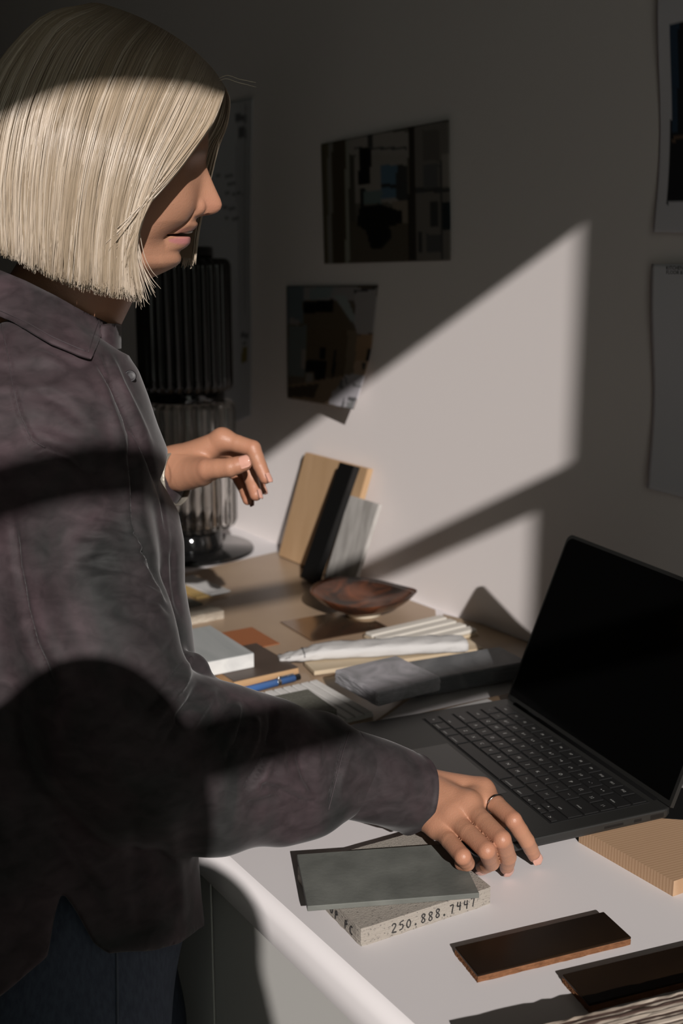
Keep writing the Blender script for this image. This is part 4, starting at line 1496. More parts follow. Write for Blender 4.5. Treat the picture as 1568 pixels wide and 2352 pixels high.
# far (left) hand hanging in front of the lamp
D_ = dep
fw0 = D_(395, 1078, 1.315)
fI, fM, fR, fP = D_(510, 1009, 1.295), D_(508, 1020, 1.318), D_(500, 1036, 1.338), D_(490, 1052, 1.352)
ff = [
    ([fI, D_(580, 1030, 1.285), D_(597, 1071, 1.280), D_(609, 1098, 1.278)], [0.0112, 0.0095, 0.0080, 0.0068]),
    ([fM, D_(566, 1056, 1.315), D_(577, 1100, 1.312), D_(587, 1136, 1.305)], [0.0112, 0.0098, 0.0086, 0.0074]),
    ([fR, D_(556, 1076, 1.345), D_(592, 1108, 1.345), D_(598, 1124, 1.345)], [0.0108, 0.0092, 0.0082, 0.0070]),
    ([fP, D_(545, 1090, 1.360), D_(562, 1124, 1.345), D_(569, 1148, 1.335)], [0.0092, 0.0084, 0.0074, 0.0064]),
    ([D_(418, 1088, 1.300), D_(474, 1078, 1.268), D_(528, 1074, 1.258), D_(560, 1064, 1.256)], [0.0135, 0.0118, 0.0106, 0.0090]),
]
fp = [
    ([D_(330, 1095, 1.33), fw0], [0.0225, 0.0205], 0.004),
    ([fw0, fI], [0.0200, 0.0120], 0.014), ([fw0, fM], [0.0205, 0.0120], 0.014), ([fw0, fR], [0.0200, 0.0115], 0.014), ([fw0, fP], [0.0185, 0.0105], 0.014),
    ([fI, fM], [0.0110, 0.0112], 0.006), ([fM, fR], [0.0112, 0.0108], 0.006), ([fR, fP], [0.0108, 0.0098], 0.006),
    ([D_(425, 1090, 1.298), D_(465, 1086, 1.285)], [0.0170, 0.0140], 0.012),
    ([D_(440, 1095, 1.33), D_(500, 1075, 1.335)], [0.0140, 0.0120], 0.012),
]
FHf = hand_mesh(ff, fp)
fh_V, fh_F = largest(*FHf.mesh())
del FHf
fh_V = relax(fh_V, fh_F, 2, 0.4)


def skin_tone(V, spots):
    T_ = np.tile(SKIN * np.array([0.98, 0.95, 0.93]), (len(V), 1))
    for p, r, a in spots:
        k = (a * np.exp(-(np.linalg.norm(V - np.array(p), axis=1) / r) ** 2))[:, None]
        T_ = T_ * (1 - k) + np.array((0.43, 0.165, 0.105)) * k
    return T_


nh_T = skin_tone(nh_V, [(f[0][i], 0.010, 0.35) for f in nf[:4] for i in (0, 1)] + [(f[0][3], 0.009, 0.35) for f in nf[:4]])
fh_T = skin_tone(fh_V, [(f[0][i], 0.010, 0.35) for f in ff for i in (0, 1)] + [(f[0][3], 0.012, 0.4) for f in ff])

person = tag(empty('person', (0.30, 0.95, 0.0)), 'person with a blond bob in a dark shirt reaching over the worktop', 'person')
PL0 = np.array([0.30, 0.95, 0.0])


def child(name, V, F, m, T_=None, parent=None, at='tone'):
    me = np_mesh(name, np.asarray(V) - PL0, F)
    if T_ is not None and len(me.vertices) == len(V):
        set_color(me, at, T_)
    return link(name, me, parent or person, (0, 0, 0), 0, m)


child('head', head_V, head_F, M_skin, head_T)['label'] = 'face and neck in profile'
hand_r = child('hand', nh_V, nh_F, M_skin, nh_T)
hand_r['label'] = 'hand reaching down beside the laptop'
hand_l = child('hand', fh_V, fh_F, M_skin, fh_T)
hand_l['label'] = 'hand hanging loosely in front of the lamp'
# ------------------------------------------------------------------ hair: a blond bob built from strands
NEAR = [
    [(516, 200, -.004), (511, 222, -.028), (488, 282, -.050), (448, 338, -.064), (398, 402, -.074), (345, 458, -.082), (292, 512, -.087)],
    [(500, 175, -.004), (487, 220, -.034), (455, 290, -.056), (405, 365, -.072), (350, 440, -.082), (290, 520, -.089), (248, 566, -.091)],
    [(478, 148, -.004), (455, 205, -.040), (410, 300, -.066), (358, 400, -.080), (322, 500, -.085), (308, 590, -.085), (318, 676, -.082)],
    [(440, 112, -.004), (410, 180, -.044), (362, 290, -.072), (320, 400, -.085), (295, 500, -.089), (284, 590, -.089), (282, 672, -.086)],
    [(395, 80, -.004), (355, 150, -.046), (305, 275, -.077), (268, 395, -.090), (248, 500, -.093), (240, 590, -.092), (238, 668, -.088)],
    [(345, 52, -.004), (290, 125, -.048), (238, 260, -.080), (205, 390, -.092), (190, 500, -.094), (184, 590, -.093), (182, 656, -.089)],
    [(300, 32, -.004), (225, 105, -.048), (165, 250, -.078), (138, 385, -.090), (128, 500, -.091), (125, 575, -.089), (125, 636, -.085)],
    [(262, 18, -.004), (165, 90, -.044), (95, 240, -.068), (68, 385, -.080), (62, 490, -.080), (62, 560, -.078), (62, 609, -.075)],
    [(235, 10, -.003), (122, 66, -.034), (36, 225, -.052), (0, 380, -.062), (-5, 480, -.062), (-2, 545, -.060), (0, 582, -.058)],
    [(218, 8, 0), (100, 48, -.016), (-8, 190, -.026), (-62, 380, -.030), (-66, 480, -.030), (-60, 540, -.028), (-55, 565, -.026)],
    [(208, 8, .003), (92, 46, .010), (-22, 190, .012), (-85, 380, .014), (-88, 480, .014), (-80, 540, .014), (-75, 560, .014)],
]
FAR = [
    [(517, 201, .003), (526, 232, .028), (519, 285, .050), (497, 342, .062), (474, 430, .067), (450, 520, .068), (437, 606, .066)],
    [(500, 178, .003), (508, 225, .036), (490, 290, .060), (445, 370, .074), (405, 470, .079), (378, 550, .079), (362, 608, .076)],
    [(440, 112, .003), (430, 180, .044), (382, 290, .072), (340, 400, .085), (305, 500, .089), (290, 590, .089), (285, 660, .086)],
    [(345, 52, .003), (300, 125, .048), (248, 260, .080), (215, 390, .092), (195, 500, .094), (190, 590, .093), (185, 640, .089)],
    [(262, 18, .003), (180, 90, .044), (105, 240, .068), (75, 385, .080), (62, 490, .080), (62, 560, .078), (62, 600, .075)],
    [(215, 8, .003), (75, 82, .016), (-30, 230, .032), (-62, 380, .040), (-66, 480, .040), (-60, 540, .040), (-55, 560, .040)],
    [(208, 8, .003), (92, 46, .010), (-22, 190, .012), (-85, 380, .014), (-88, 480, .014), (-80, 540, .014), (-75, 560, .014)],
]


def guides3(G):
    out = np.zeros((len(G), len(G[0]), 3))
    for i, g_ in enumerate(G):
        for j, (px, py, w) in enumerate(g_):
            q = hl(px, py, w)
            out[i, j] = (q[0], w, q[1])
    return out


def catmull(A, t):
    """A (n, ...) control values, t in 0..n-1"""
    n_ = len(A)
    i = np.clip(np.floor(t).astype(int), 0, n_ - 2)
    f = (t - i).reshape((-1,) + (1,) * (A.ndim - 1))
    p1, p2 = A[i], A[i + 1]
    p0 = np.where((i > 0).reshape(f.shape), A[np.maximum(i - 1, 0)], 2 * p1 - p2)
    p3 = np.where((i < n_ - 2).reshape(f.shape), A[np.minimum(i + 2, n_ - 1)], 2 * p2 - p1)
    return 0.5 * (2 * p1 + (p2 - p0) * f + (2 * p0 - 5 * p1 + 4 * p2 - p3) * f ** 2 + (3 * p1 - p0 - 3 * p2 + p3) * f ** 3)


NPT = 24


def strands(G, count, nclump, side, rng, inner=0.012, srange=None):
    A = guides3(G)
    n_ = len(G)
    lo, hi = srange or (0.0, n_ - 1.0)
    cl = lo + (hi - lo) * (np.arange(nclump) + rng.uniform(0.1, 0.9, nclump)) / nclump
    ci = rng.integers(0, nclump, count)
    s_root = np.clip(cl[ci] + rng.normal(0, (hi - lo) / nclump * 1.1, count), lo, hi)
    s_tip = np.clip(cl[ci] + rng.normal(0, (hi - lo) / nclump * 0.42, count), lo, hi)
    free = rng.uniform(0, 1, count) < 0.33
    s_tip = np.where(free, np.clip(s_root + rng.normal(0, 0.05, count), lo, hi), s_tip)
    layer = rng.uniform(0, 1, count) ** 1.6
    cl_off = rng.normal(0, 0.0016, nclump)
    cl_len = rng.normal(0, 0.010, nclump)
    cl_sw = rng.normal(0, 0.0022, nclump)
    ln = 1.0 + cl_len[ci] + rng.normal(0, 0.012, count) - 0.03 * layer
    t = np.linspace(0, 1, NPT)
    P = np.zeros((count, NPT, 3))
    for j in range(NPT):
        k = t[j]
        s_ = s_root * (1 - k) ** 0.8 + s_tip * (1 - (1 - k) ** 0.8)
        C_ = catmull(A, s_)
        # evaluate each strand's own curve at its own parameter
        tt_ = np.clip(k * ln, 0, 1.03) * (A.shape[1] - 1)
        i0 = np.clip(np.floor(tt_).astype(int), 0, A.shape[1] - 2)
        f = (tt_ - i0)[:, None]
        r_ = np.arange(count)
        p1, p2 = C_[r_, i0], C_[r_, i0 + 1]
        p0 = np.where((i0 > 0)[:, None], C_[r_, np.maximum(i0 - 1, 0)], 2 * p1 - p2)
        p3 = np.where((i0 < A.shape[1] - 2)[:, None], C_[r_, np.minimum(i0 + 2, A.shape[1] - 1)], 2 * p2 - p1)
        q = 0.5 * (2 * p1 + (p2 - p0) * f + (2 * p0 - 5 * p1 + 4 * p2 - p3) * f ** 2 + (3 * p1 - p0 - 3 * p2 + p3) * f ** 3)
        dep_ = (inner * layer * min(1, k * 3 + 0.1) + cl_off[ci] * min(1, k * 2.5))
        q[:, 1] += -side * dep_ * -1 if side < 0 else -dep_
        # lean the inner layers towards the skull
        q[:, 0] += cl_sw[ci] * k * k
        P[:, j] = q
    ph = rng.uniform(0, 6.28, (count, 2))
    am = rng.uniform(0.0002, 0.0011, count)
    P[:, :, 0] += am[:, None] * np.sin(t[None] * 7 + ph[:, :1]) * np.minimum(1, t * 3)[None]
    P[:, :, 1] += am[:, None] * np.sin(t[None] * 6 + ph[:, 1:]) * np.minimum(1, t * 3)[None]
    return P, layer, ci


def strand_mesh(P, radius, rng, shade):
    """3-sided tubes for all strands at once; P in head coordinates"""
    n_, m_, _ = P.shape
    Wp = h2w(P[:, :, 0], P[:, :, 1], P[:, :, 2])
    Tn = np.gradient(Wp, axis=1)
    Tn /= np.linalg.norm(Tn, axis=2)[..., None] + 1e-12
    ref = HW_[None, None]
    u = np.cross(Tn, ref)
    u /= np.linalg.norm(u, axis=2)[..., None] + 1e-9
    w = np.cross(Tn, u)
    taper = np.interp(np.linspace(0, 1, m_), [0, 0.1, 0.85, 1], [0.8, 1, 0.9, 0.35])
    R_ = radius[:, None] * taper[None]
    V = np.zeros((n_, m_, 3, 3))
    for k in range(3):
        a = 2 * math.pi * k / 3 + 0.5
        V[:, :, k] = Wp + R_[..., None] * (math.cos(a) * u + math.sin(a) * w)
    base_ = (np.arange(n_) * m_ * 3)[:, None, None]
    j = (np.arange(m_ - 1) * 3)[None, :, None]
    k = np.arange(3)[None, None, :]
    k2 = (k + 1) % 3
    F = np.stack([base_ + j + k, base_ + j + k2, base_ + j + 3 + k2, base_ + j + 3 + k], -1).reshape(-1, 4)
    return V.reshape(-1, 3), F, np.repeat(shade.reshape(-1, 3), 3, axis=0)


rng = np.random.default_rng(21)
sets = [(NEAR, 10000, 110, -1, None), (NEAR, 900, 40, -1, (0.0, 2.2)), (FAR, 2600, 60, 1, None)]
HV_, HF_, HT_ = [], [], []
o_ = 0
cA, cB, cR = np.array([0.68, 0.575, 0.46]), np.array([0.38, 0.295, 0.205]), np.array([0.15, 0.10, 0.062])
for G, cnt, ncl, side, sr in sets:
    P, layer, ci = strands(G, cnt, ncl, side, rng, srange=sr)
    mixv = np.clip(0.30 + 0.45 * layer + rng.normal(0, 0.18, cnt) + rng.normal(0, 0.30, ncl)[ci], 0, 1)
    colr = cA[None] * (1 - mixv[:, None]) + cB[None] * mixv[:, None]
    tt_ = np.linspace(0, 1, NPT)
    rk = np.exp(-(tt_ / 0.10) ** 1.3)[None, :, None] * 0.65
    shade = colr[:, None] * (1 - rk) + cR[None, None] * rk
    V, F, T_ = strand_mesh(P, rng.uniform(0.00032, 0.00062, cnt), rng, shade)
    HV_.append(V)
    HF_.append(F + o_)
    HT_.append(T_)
    o_ += len(V)
# loose strands around the cheek and the hem
loose = [
    [(318, 430, -.084), (312, 480, -.085), (316, 540, -.083), (326, 600, -.081), (341, 640, -.079), (356, 666, -.077)],
    [(312, 450, -.084), (306, 500, -.085), (308, 560, -.083), (318, 620, -.081), (330, 660, -.079), (338, 686, -.077)],
    [(300, 480, -.086), (296, 540, -.086), (298, 600, -.084), (306, 650, -.082), (318, 685, -.080), (322, 700, -.079)],
    [(500, 185, -.010), (520, 178, -.014), (545, 186, -.016), (565, 190, -.016), (578, 193, -.016), (586, 194, -.016)],
]
LP = []
for L_ in loose:
    base_ = np.array([[*hl(a, b, c)[:1], c, hl(a, b, c)[1]] for a, b, c in L_])
    for q in range(9 if L_[0][0] < 450 else 2):
        pts = catmull(base_, np.linspace(0, len(L_) - 1, NPT))
        pts = pts + rng.normal(0, 0.0012, 3) + np.linspace(0, 1, NPT)[:, None] ** 2 * rng.normal(0, 0.0035, 3)
        LP.append(pts)
LP = np.array(LP)
shade = np.tile(cA * 0.9, (len(LP), NPT, 1))
V, F, T_ = strand_mesh(LP, np.full(len(LP), 0.00034), rng, shade)
HV_.append(V)
HF_.append(F + o_)
HT_.append(T_)
o_ += len(V)
# under-layer that closes the hair to the skull
for G, side in ((NEAR, -1), (FAR, 1)):
    A = guides3(G)
    ns, nt_ = 60, 30
    B = catmull(A, np.linspace(0.25 if side < 0 else 0.0, len(G) - 1, ns))
    S = np.zeros((ns, nt_, 3))
    for i in range(ns):
        S[i] = catmull(B[i], np.linspace(0, (A.shape[1] - 1) * 0.97, nt_))
    S[:, :, 1] -= side * np.linspace(0.003, 0.013, nt_)[None]
    Wp = h2w(S[..., 0], S[..., 1], S[..., 2]).reshape(-1, 3)
    F = np.array([(i * nt_ + j, (i + 1) * nt_ + j, (i + 1) * nt_ + j + 1, i * nt_ + j + 1) for i in range(ns - 1) for j in range(nt_ - 1)])
    HV_.append(Wp)
    HF_.append(F + o_)
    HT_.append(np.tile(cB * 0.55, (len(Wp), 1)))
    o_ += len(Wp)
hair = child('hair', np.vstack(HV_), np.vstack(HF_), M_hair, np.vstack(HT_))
tag(hair, 'straight blond chin length bob', kind='stuff')

# ------------------------------------------------------------------ shirt
Fd = unit((0.97, -0.24, 0))
Ld = unit((0.24, 0.97, 0))
ST = [  # photo row, column of the front outline, half depth, half width, depth of the body axis
    (812, 285, 0.095, 0.120, 1.065), (840, 303, 0.118, 0.150, 1.07), (900, 328, 0.125, 0.155, 1.075), (960, 350, 0.130, 0.152, 1.08),
    (1020, 374, 0.134, 0.150, 1.08), (1045, 366, 0.132, 0.149, 1.08), (1070, 352, 0.128, 0.148, 1.08), (1095, 360, 0.128, 0.148, 1.08), (1119, 376, 0.131, 0.147, 1.08), (1160, 399, 0.133, 0.146, 1.08), (1220, 410, 0.130, 0.145, 1.08), (1310, 411, 0.128, 0.145, 1.08),
    (1400, 426, 0.130, 0.148, 1.08), (1500, 437, 0.132, 0.150, 1.08), (1700, 440, 0.134, 0.155, 1.075), (1880, 437, 0.136, 0.160, 1.07), (2000, 446, 0.138, 0.165, 1.065), (2130, 460, 0.142, 0.170, 1.06), (2260, 462, 0.145, 0.172, 1.06)]
cz, ccx, ccy, cb, ca = [], [], [], [], []
for py, px, b, a, dd_ in ST:
    p = dep(px, py, dd_) - Fd * b
    cz.append(p[2])
    ccx.append(p[0])
    ccy.append(p[1])
    cb.append(b)
    ca.append(a)
cz, ccx, ccy, cb, ca = [np.array(v)[::-1] for v in (cz, ccx, ccy, cb, ca)]
ARM = [(92, 918, .985, .060), (150, 1080, .957, .061), (178, 1260, .938, .060), (215, 1450, .925, .063), (265, 1660, .915, .068), (330, 1735, .928, .069), (430, 1735, .950, .064), (520, 1745, .972, .0605),
       (610, 1752, .994, .054), (700, 1770, 1.015, .047), (775, 1772, 1.030, .0415)]
AP = [dep(x, y, d_) for x, y, d_, _ in ARM]
AR = [r_ for *_, r_ in ARM]
CUFF = [dep(782, 1772, 1.032), dep(860, 1795, 1.049), dep(948, 1824, 1.066)]
FARM = [(90, 900, 1.20, .065), (130, 1080, 1.28, .060), (190, 1210, 1.33, .055), (290, 1140, 1.33, .048), (330, 1110, 1.325, .040), (352, 1098, 1.32, .034)]
QP = [dep(x, y, d_) for x, y, d_, _ in FARM]
QR = [r_ for *_, r_ in FARM]
allp = np.vstack([np.array(AP), np.array(CUFF), np.array(QP), np.stack([ccx, ccy, cz], 1)])
lo, hi = allp.min(0) - 0.19, allp.max(0) + 0.08
lo[2] = ZD - 0.20
S_ = Field(lo, hi, 0.0027)


def torso(X, Y, Zz):
    z = Zz[0, 0]
    x0 = np.interp(z, cz, ccx)
    y0 = np.interp(z, cz, ccy)
    b = np.interp(z, cz, cb)
    a = np.interp(z, cz, ca)
    f = (X - x0) * Fd[0] + (Y - y0) * Fd[1]
    l = (X - x0) * Ld[0] + (Y - y0) * Ld[1]
    e = (np.abs(f / b) ** 2.3 + np.abs(l / a) ** 2.3) ** (1 / 2.3)
    return np.maximum((e - 1) * np.minimum(a, b), Zz - cz.max())


S_.put(torso, lo, hi, 0.0)
# shoulder slopes
S_.cone(dep(80, 862, 1.06), AP[0], 0.045, 0.060, 0.03)
S_.cone(dep(80, 862, 1.08), QP[0], 0.045, 0.060, 0.03)
S_.chain(QP, QR, 0.02)
S_.cone(AP[0], AP[1], AR[0], AR[1], 0.05)
for i in range(1, len(AP) - 1):
    S_.cone(AP[i], AP[i + 1], AR[i], AR[i + 1], 0.014)
# gathers of cloth at the elbow and above the cuff
for px, py, d_, r_, k in [(437, 1543, .975, .017, .012), (468, 1606, .985, .017, .012), (535, 1624, .990, .014, .010), (640, 1660, 1.010, .015, .012), (735, 1702, 1.025, .026, .012),
                          (655, 1862, .995, .026, .03), (600, 1850, .985, .022, .03), (490, 1850, .955, .040, .03), (715, 1840, 1.015, .028, .02)]:
    S_.ell(dep(px, py, d_), (r_, r_, r_), None, k)
ax_ = unit(CUFF[2] - CUFF[0])
# hem
hx = [-400, -100, 0, 110, 126, 142, 172, 215, 250, 350, 410, 462, 600]
hy = [2330, 2320, 2290, 2195, 2100, 2046, 2090, 2165, 2190, 2182, 2168, 2130, 2100]


def below_hem(X, Y, Zz):
    Pm = np.stack(np.broadcast_arrays(X, Y, Zz), -1)
    x_, y_, d_ = proj(Pm)
    return ((np.interp(x_, hx, hy) - y_) / FPX * d_ * 0.8).astype(np.float32)


S_.put(below_hem, (lo[0], lo[1], lo[2]), (hi[0], hi[1], ZD + 0.06), 0.0, 'cut')
sV, sF = largest(*S_.mesh())
del S_
sV = relax(sV, sF, 2, 0.5)
# folds: (polyline in photo pixels, half width px, height m)
FOLDS = [
    ([(190, 1215), (260, 1208), (330, 1235), (365, 1290)], 5, -0.0028), ([(170, 1250), (260, 1240), (330, 1262), (372, 1318)], 6, 0.0028), ([(185, 1290), (250, 1278), (325, 1290), (378, 1340)], 5, -0.0028),
    ([(200, 1330), (280, 1318), (350, 1338), (385, 1372)], 6, 0.0026), ([(240, 1370), (310, 1362), (370, 1380), (395, 1410)], 6, -0.0026),
    ([(440, 1502), (385, 1570), (330, 1650)], 6, -0.004), ([(452, 1525), (398, 1600), (345, 1680)], 7, 0.004), ([(475, 1562), (425, 1635), (380, 1715)], 6, -0.004),
    ([(70, 800), (160, 850), (240, 930), (290, 1020)], 16, 0.0028), ([(60, 880), (150, 930), (220, 1000)], 14, -0.0024), ([(20, 780), (110, 800), (190, 850)], 9, -0.002),
    ([(395, 1250), (400, 1330), (415, 1420)], 6, -0.004), ([(345, 1110), (372, 1180), (385, 1260)], 9, 0.003),
    ([(560, 1640), (548, 1700), (520, 1750)], 7, -0.004), ([(590, 1640), (585, 1700), (560, 1760)], 8, 0.004),
    ([(299, 985), (306, 1090), (313, 1190), (335, 1262), (382, 1348), (402, 1430)], 11, -0.010), ([(278, 1000), (288, 1100), (296, 1190), (318, 1270), (362, 1350)], 16, 0.004),
    ([(232, 800), (262, 880), (300, 960), (345, 1065), (372, 1150), (382, 1260)], 5, -0.0055), ([(246, 800), (276, 880), (314, 955), (356, 1050)], 9, 0.004),
    ([(205, 830), (238, 900), (268, 985), (300, 1060)], 12, 0.003), ([(216, 825), (258, 890), (290, 960), (306, 1010)], 6, -0.004), ([(0, 742), (15, 800), (28, 880), (45, 950), (75, 1012), (104, 1028)], 4, -0.0025),
    ([(25, 845), (90, 862), (150, 872)], 12, -0.0009), ([(40, 905), (110, 915), (165, 935)], 13, -0.0010),
    ([(60, 965), (130, 985), (190, 1010)], 14, -0.0013), ([(90, 1010), (170, 1020), (240, 1060)], 16, 0.0015),
    ([(70, 1045), (105, 1030), (160, 1050), (210, 1095)], 8, -0.004),
    ([(160, 1225), (230, 1235), (300, 1252), (352, 1290)], 9, -0.0022), ([(180, 1262), (260, 1270), (340, 1300)], 12, 0.0018), ([(150, 1290), (230, 1300), (310, 1322), (372, 1352)], 9, -0.003),
    ([(200, 1180), (260, 1190), (310, 1215)], 9, -0.003), ([(320, 1345), (372, 1372), (402, 1400)], 8, 0.003), ([(250, 1400), (320, 1420), (385, 1450)], 14, -0.003),
    ([(30, 1180), (36, 1300), (75, 1480), (130, 1590)], 9, -0.006), ([(60, 1340), (110, 1480), (170, 1590)], 18, 0.003),
    ([(440, 1500), (425, 1545), (400, 1600)], 10, 0.006), ([(462, 1560), (440, 1610), (400, 1660)], 9, -0.006), ([(500, 1575), (470, 1625), (420, 1690)], 10, 0.005),
    ([(535, 1590), (510, 1640), (470, 1690)], 8, -0.005), ([(545, 1610), (540, 1660), (520, 1710)], 9, 0.004), ([(625, 1620), (628, 1670), (615, 1720)], 8, -0.005),
    ([(614, 1722), (608, 1745), (590, 1778), (556, 1822)], 5, -0.006), ([(628, 1725), (618, 1755), (602, 1790), (575, 1830)], 9, 0.004),
    ([(590, 1800), (640, 1815), (690, 1840), (748, 1852)], 5, -0.0045), ([(600, 1785), (660, 1800), (720, 1825)], 9, 0.003), ([(650, 1700), (640, 1750), (655, 1790)], 12, 0.004),
    ([(700, 1690), (690, 1740), (705, 1790), (730, 1830)], 10, -0.004), ([(735, 1690), (728, 1740), (738, 1790)], 12, 0.003), ([(560, 1850), (600, 1845), (650, 1830)], 9, -0.004),
    ([(802, 1678), (788, 1725), (772, 1790), (752, 1866)], 5, -0.0045), ([(815, 1690), (800, 1735), (785, 1795), (768, 1862)], 6, 0.0015),
    ([(962, 1738), (942, 1805), (910, 1900)], 3, -0.0012),
    ([(100, 1880), (180, 1990), (260, 2100)], 20, -0.004), ([(300, 1900), (320, 2020), (330, 2150)], 18, -0.004), ([(390, 1900), (410, 2020), (420, 2130)], 18, 0.004),
]
NRM = vnormals(sV, sF)
px_, py_, dp_ = proj(sV)
face_ = np.clip(-(NRM @ unit(ray(400, 1300))) * 1.4 + 0.15, 0, 1)
dsp = np.zeros(len(sV))
for pts, wpx, amp in FOLDS:
    best = np.full(len(sV), 1e9)
    tb = np.zeros(len(sV))
    tot = len(pts) - 1
    for i in range(tot):
        (xa, ya), (xb, yb) = pts[i], pts[i + 1]
        dx, dy = xb - xa, yb - ya
        t = np.clip(((px_ - xa) * dx + (py_ - ya) * dy) / (dx * dx + dy * dy), 0, 1)
        dd_ = np.hypot(px_ - xa - t * dx, py_ - ya - t * dy)
        m_ = dd_ < best
        best[m_] = dd_[m_]
        tb[m_] = (i + t[m_]) / tot
    endf = np.clip(np.minimum(tb, 1 - tb) * 5, 0.12, 1)
    dsp += amp * endf * np.exp(-(best / wpx) ** 2)
# broad soft drapery
dsp += 0.0008 * np.sin(px_ / 37 + py_ / 61) * np.sin(py_ / 83 - px_ / 53 + 1) + 0.0004 * np.sin(px_ / 19 - py_ / 27 + 2)
cuffk = np.clip((np.array((sV - CUFF[0]) @ ax_) + 0.005) / 0.01, 0, 1)
dsp = dsp * face_ * (1 - 0.55 * cuffk)
sV = sV + NRM * dsp[:, None]
shirt = child('shirt', sV, sF, M_shirt)
shirt['label'] = 'dark mauve grey washed silk shirt'

# cuff: a hollow band of cloth around the wrist
def cuff(c0, c1, r0, r1, th, name):
    ax = unit(c1 - c0)
    u = unit(np.cross(ax, (0, 0, 1)))
    w = np.cross(ax, u)
    ns, nl = 56, 15
    vs, fs = [], []
    for side in (0, 1):
        for i in range(nl):
            t = i / (nl - 1)
            for k in range(ns):
                an = 2 * math.pi * k / ns
                r_ = r0 + (r1 - r0) * t + 0.0010 * math.sin(3 * an + 2 * t) + 0.0007 * math.sin(5 * an + 6 * t + 1) - side * th
                if side == 0:
                    r_ += 0.0010 * math.exp(-((t - 0.985) / 0.02) ** 2) - 0.0009 * math.exp(-((t - 0.92) / 0.02) ** 2)
                sk = 0.003 * math.sin(an + 0.6) * t
                vs.append(c0 + ax * (np.linalg.norm(c1 - c0) * t + sk) + u * r_ * math.cos(an) + w * r_ * 1.02 * math.sin(an))
    m_ = nl * ns
    for side in (0, 1):
        for i in range(nl - 1):
            for k in range(ns):
                k2 = (k + 1) % ns
                q = (i * ns + k, i * ns + k2, (i + 1) * ns + k2, (i + 1) * ns + k)
                fs.append(tuple(x + side * m_ for x in (q if side else q[::-1])))
    for i in (0, nl - 1):
        for k in range(ns):
            k2 = (k + 1) % ns
            fs.append((i * ns + k, i * ns + k2, i * ns + k2 + m_, i * ns + k + m_))
    return child(name, np.array(vs), np.array(fs), M_shirt, None, shirt)


cuff(CUFF[0] - ax_ * 0.004, CUFF[2] + ax_ * 0.003, 0.0392, 0.0366, 0.0022, 'cuff')
cuff(dep(335, 1104, 1.328), dep(374, 1090, 1.317), 0.032, 0.031, 0.002, 'cuff')

from mathutils.bvhtree import BVHTree
bvh = BVHTree.FromPolygons([tuple(v) for v in sV], [tuple(f) for f in sF])


def surf(px, py, lift=0.0):
    r = ray(px, py)
    n_ = np.linalg.norm(r)
    hit = bvh.ray_cast(Vector(CAM), Vector(r / n_))
    if hit[0] is None:
        return None
    return np.array(hit[0]) - r / n_ * lift


def ribbon(name, rows, th, m, parent, flip=None):
    """closed thick sheet from rows of world points"""
    A = np.array(rows)
    nr_, nc_ = A.shape[:2]
    T1 = np.gradient(A, axis=1)
    T0 = np.gradient(A, axis=0)
    N = np.cross(T1, T0)
    N /= np.linalg.norm(N, axis=2)[..., None] + 1e-12
    if flip if flip is not None else (N.reshape(-1, 3) @ unit(ray(300, 900))).mean() > 0:
        N = -N
    B = A - N * th
    V = np.vstack([A.reshape(-1, 3), B.reshape(-1, 3)])
    k = nr_ * nc_
    F = []
    for i in range(nr_ - 1):
        for j in range(nc_ - 1):
            q = (i * nc_ + j, i * nc_ + j + 1, (i + 1) * nc_ + j + 1, (i + 1) * nc_ + j)
            F.append(q)
            F.append(tuple(x + k for x in q[::-1]))
    for i in range(nr_ - 1):
        for j in (0, nc_ - 1):
            F.append((i * nc_ + j, (i + 1) * nc_ + j, (i + 1) * nc_ + j + k, i * nc_ + j + k))
    for j in range(nc_ - 1):
        for i in (0, nr_ - 1):
            F.append((i * nc_ + j, i * nc_ + j + 1, i * nc_ + j + 1 + k, i * nc_ + j + k))
    return child(name, V, np.array(F), m, None, parent)


# collar fall on the near side
top = [(238, 744, 1.062), (170, 702, 1.118), (60, 640, 1.148), (-50, 605, 1.145), (-125, 590, 1.105), (-140, 585, 1.050), (-90, 588, 1.000), (-40, 602, .985), (0, 620, .975), (60, 645, .968), (130, 680, .970), (190, 714, .988), (246, 741, 1.020)]
bot = [(232, 812, 1.100), (160, 790, 1.165), (60, 755, 1.200), (-70, 725, 1.190), (-170, 708, 1.130), (-180, 702, 1.050), (-90, 700, .960), (-40, 712, .952), (0, 726, .946), (60, 753, .942), (120, 788, .945), (178, 812, .960), (210, 823, .978)]
rows = []
for r_ in range(9):
    v_ = r_ / 8
    row = []
    for c_i in np.linspace(0, 12, 73):
        a = np.array([np.interp(c_i, range(13), [q[k] for q in top]) for k in range(3)])
        b = np.array([np.interp(c_i, range(13), [q[k] for q in bot]) for k in range(3)])
        q = a * (1 - v_) + b * v_
        q[2] -= 0.006 * math.sin(v_ * math.pi) 
        s0 = surf(q[0], q[1]) if c_i > 5.5 else None
        if s0 is not None:
            q[2] = min(q[2], proj(s0)[2] - 0.004 - 0.003 * v_)
        row.append(dep(*q))
    rows.append(row)
rows = np.array(rows)
for _ in range(3):
    rows[1:-1, 1:-1] = (rows[1:-1, 1:-1] * 2 + rows[:-2, 1:-1] + rows[2:, 1:-1] + rows[1:-1, :-2] + rows[1:-1, 2:]) / 6
rows_c = rows[:, 36:].copy()
collar = ribbon('collar', rows, 0.0022, M_shirt, shirt)
# stand of the collar at the throat
rows = [[dep(x, 741 + 3 * k_ + yo, d_) for x, yo, d_ in ((232, 6, 1.000), (250, 2, 1.005), (266, 2, 1.015), (279, 5, 1.045), (272, 0, 1.08))] for k_ in range(0, 21, 2)]
ribbon('collar_stand', rows, 0.002, M_shirt, shirt)
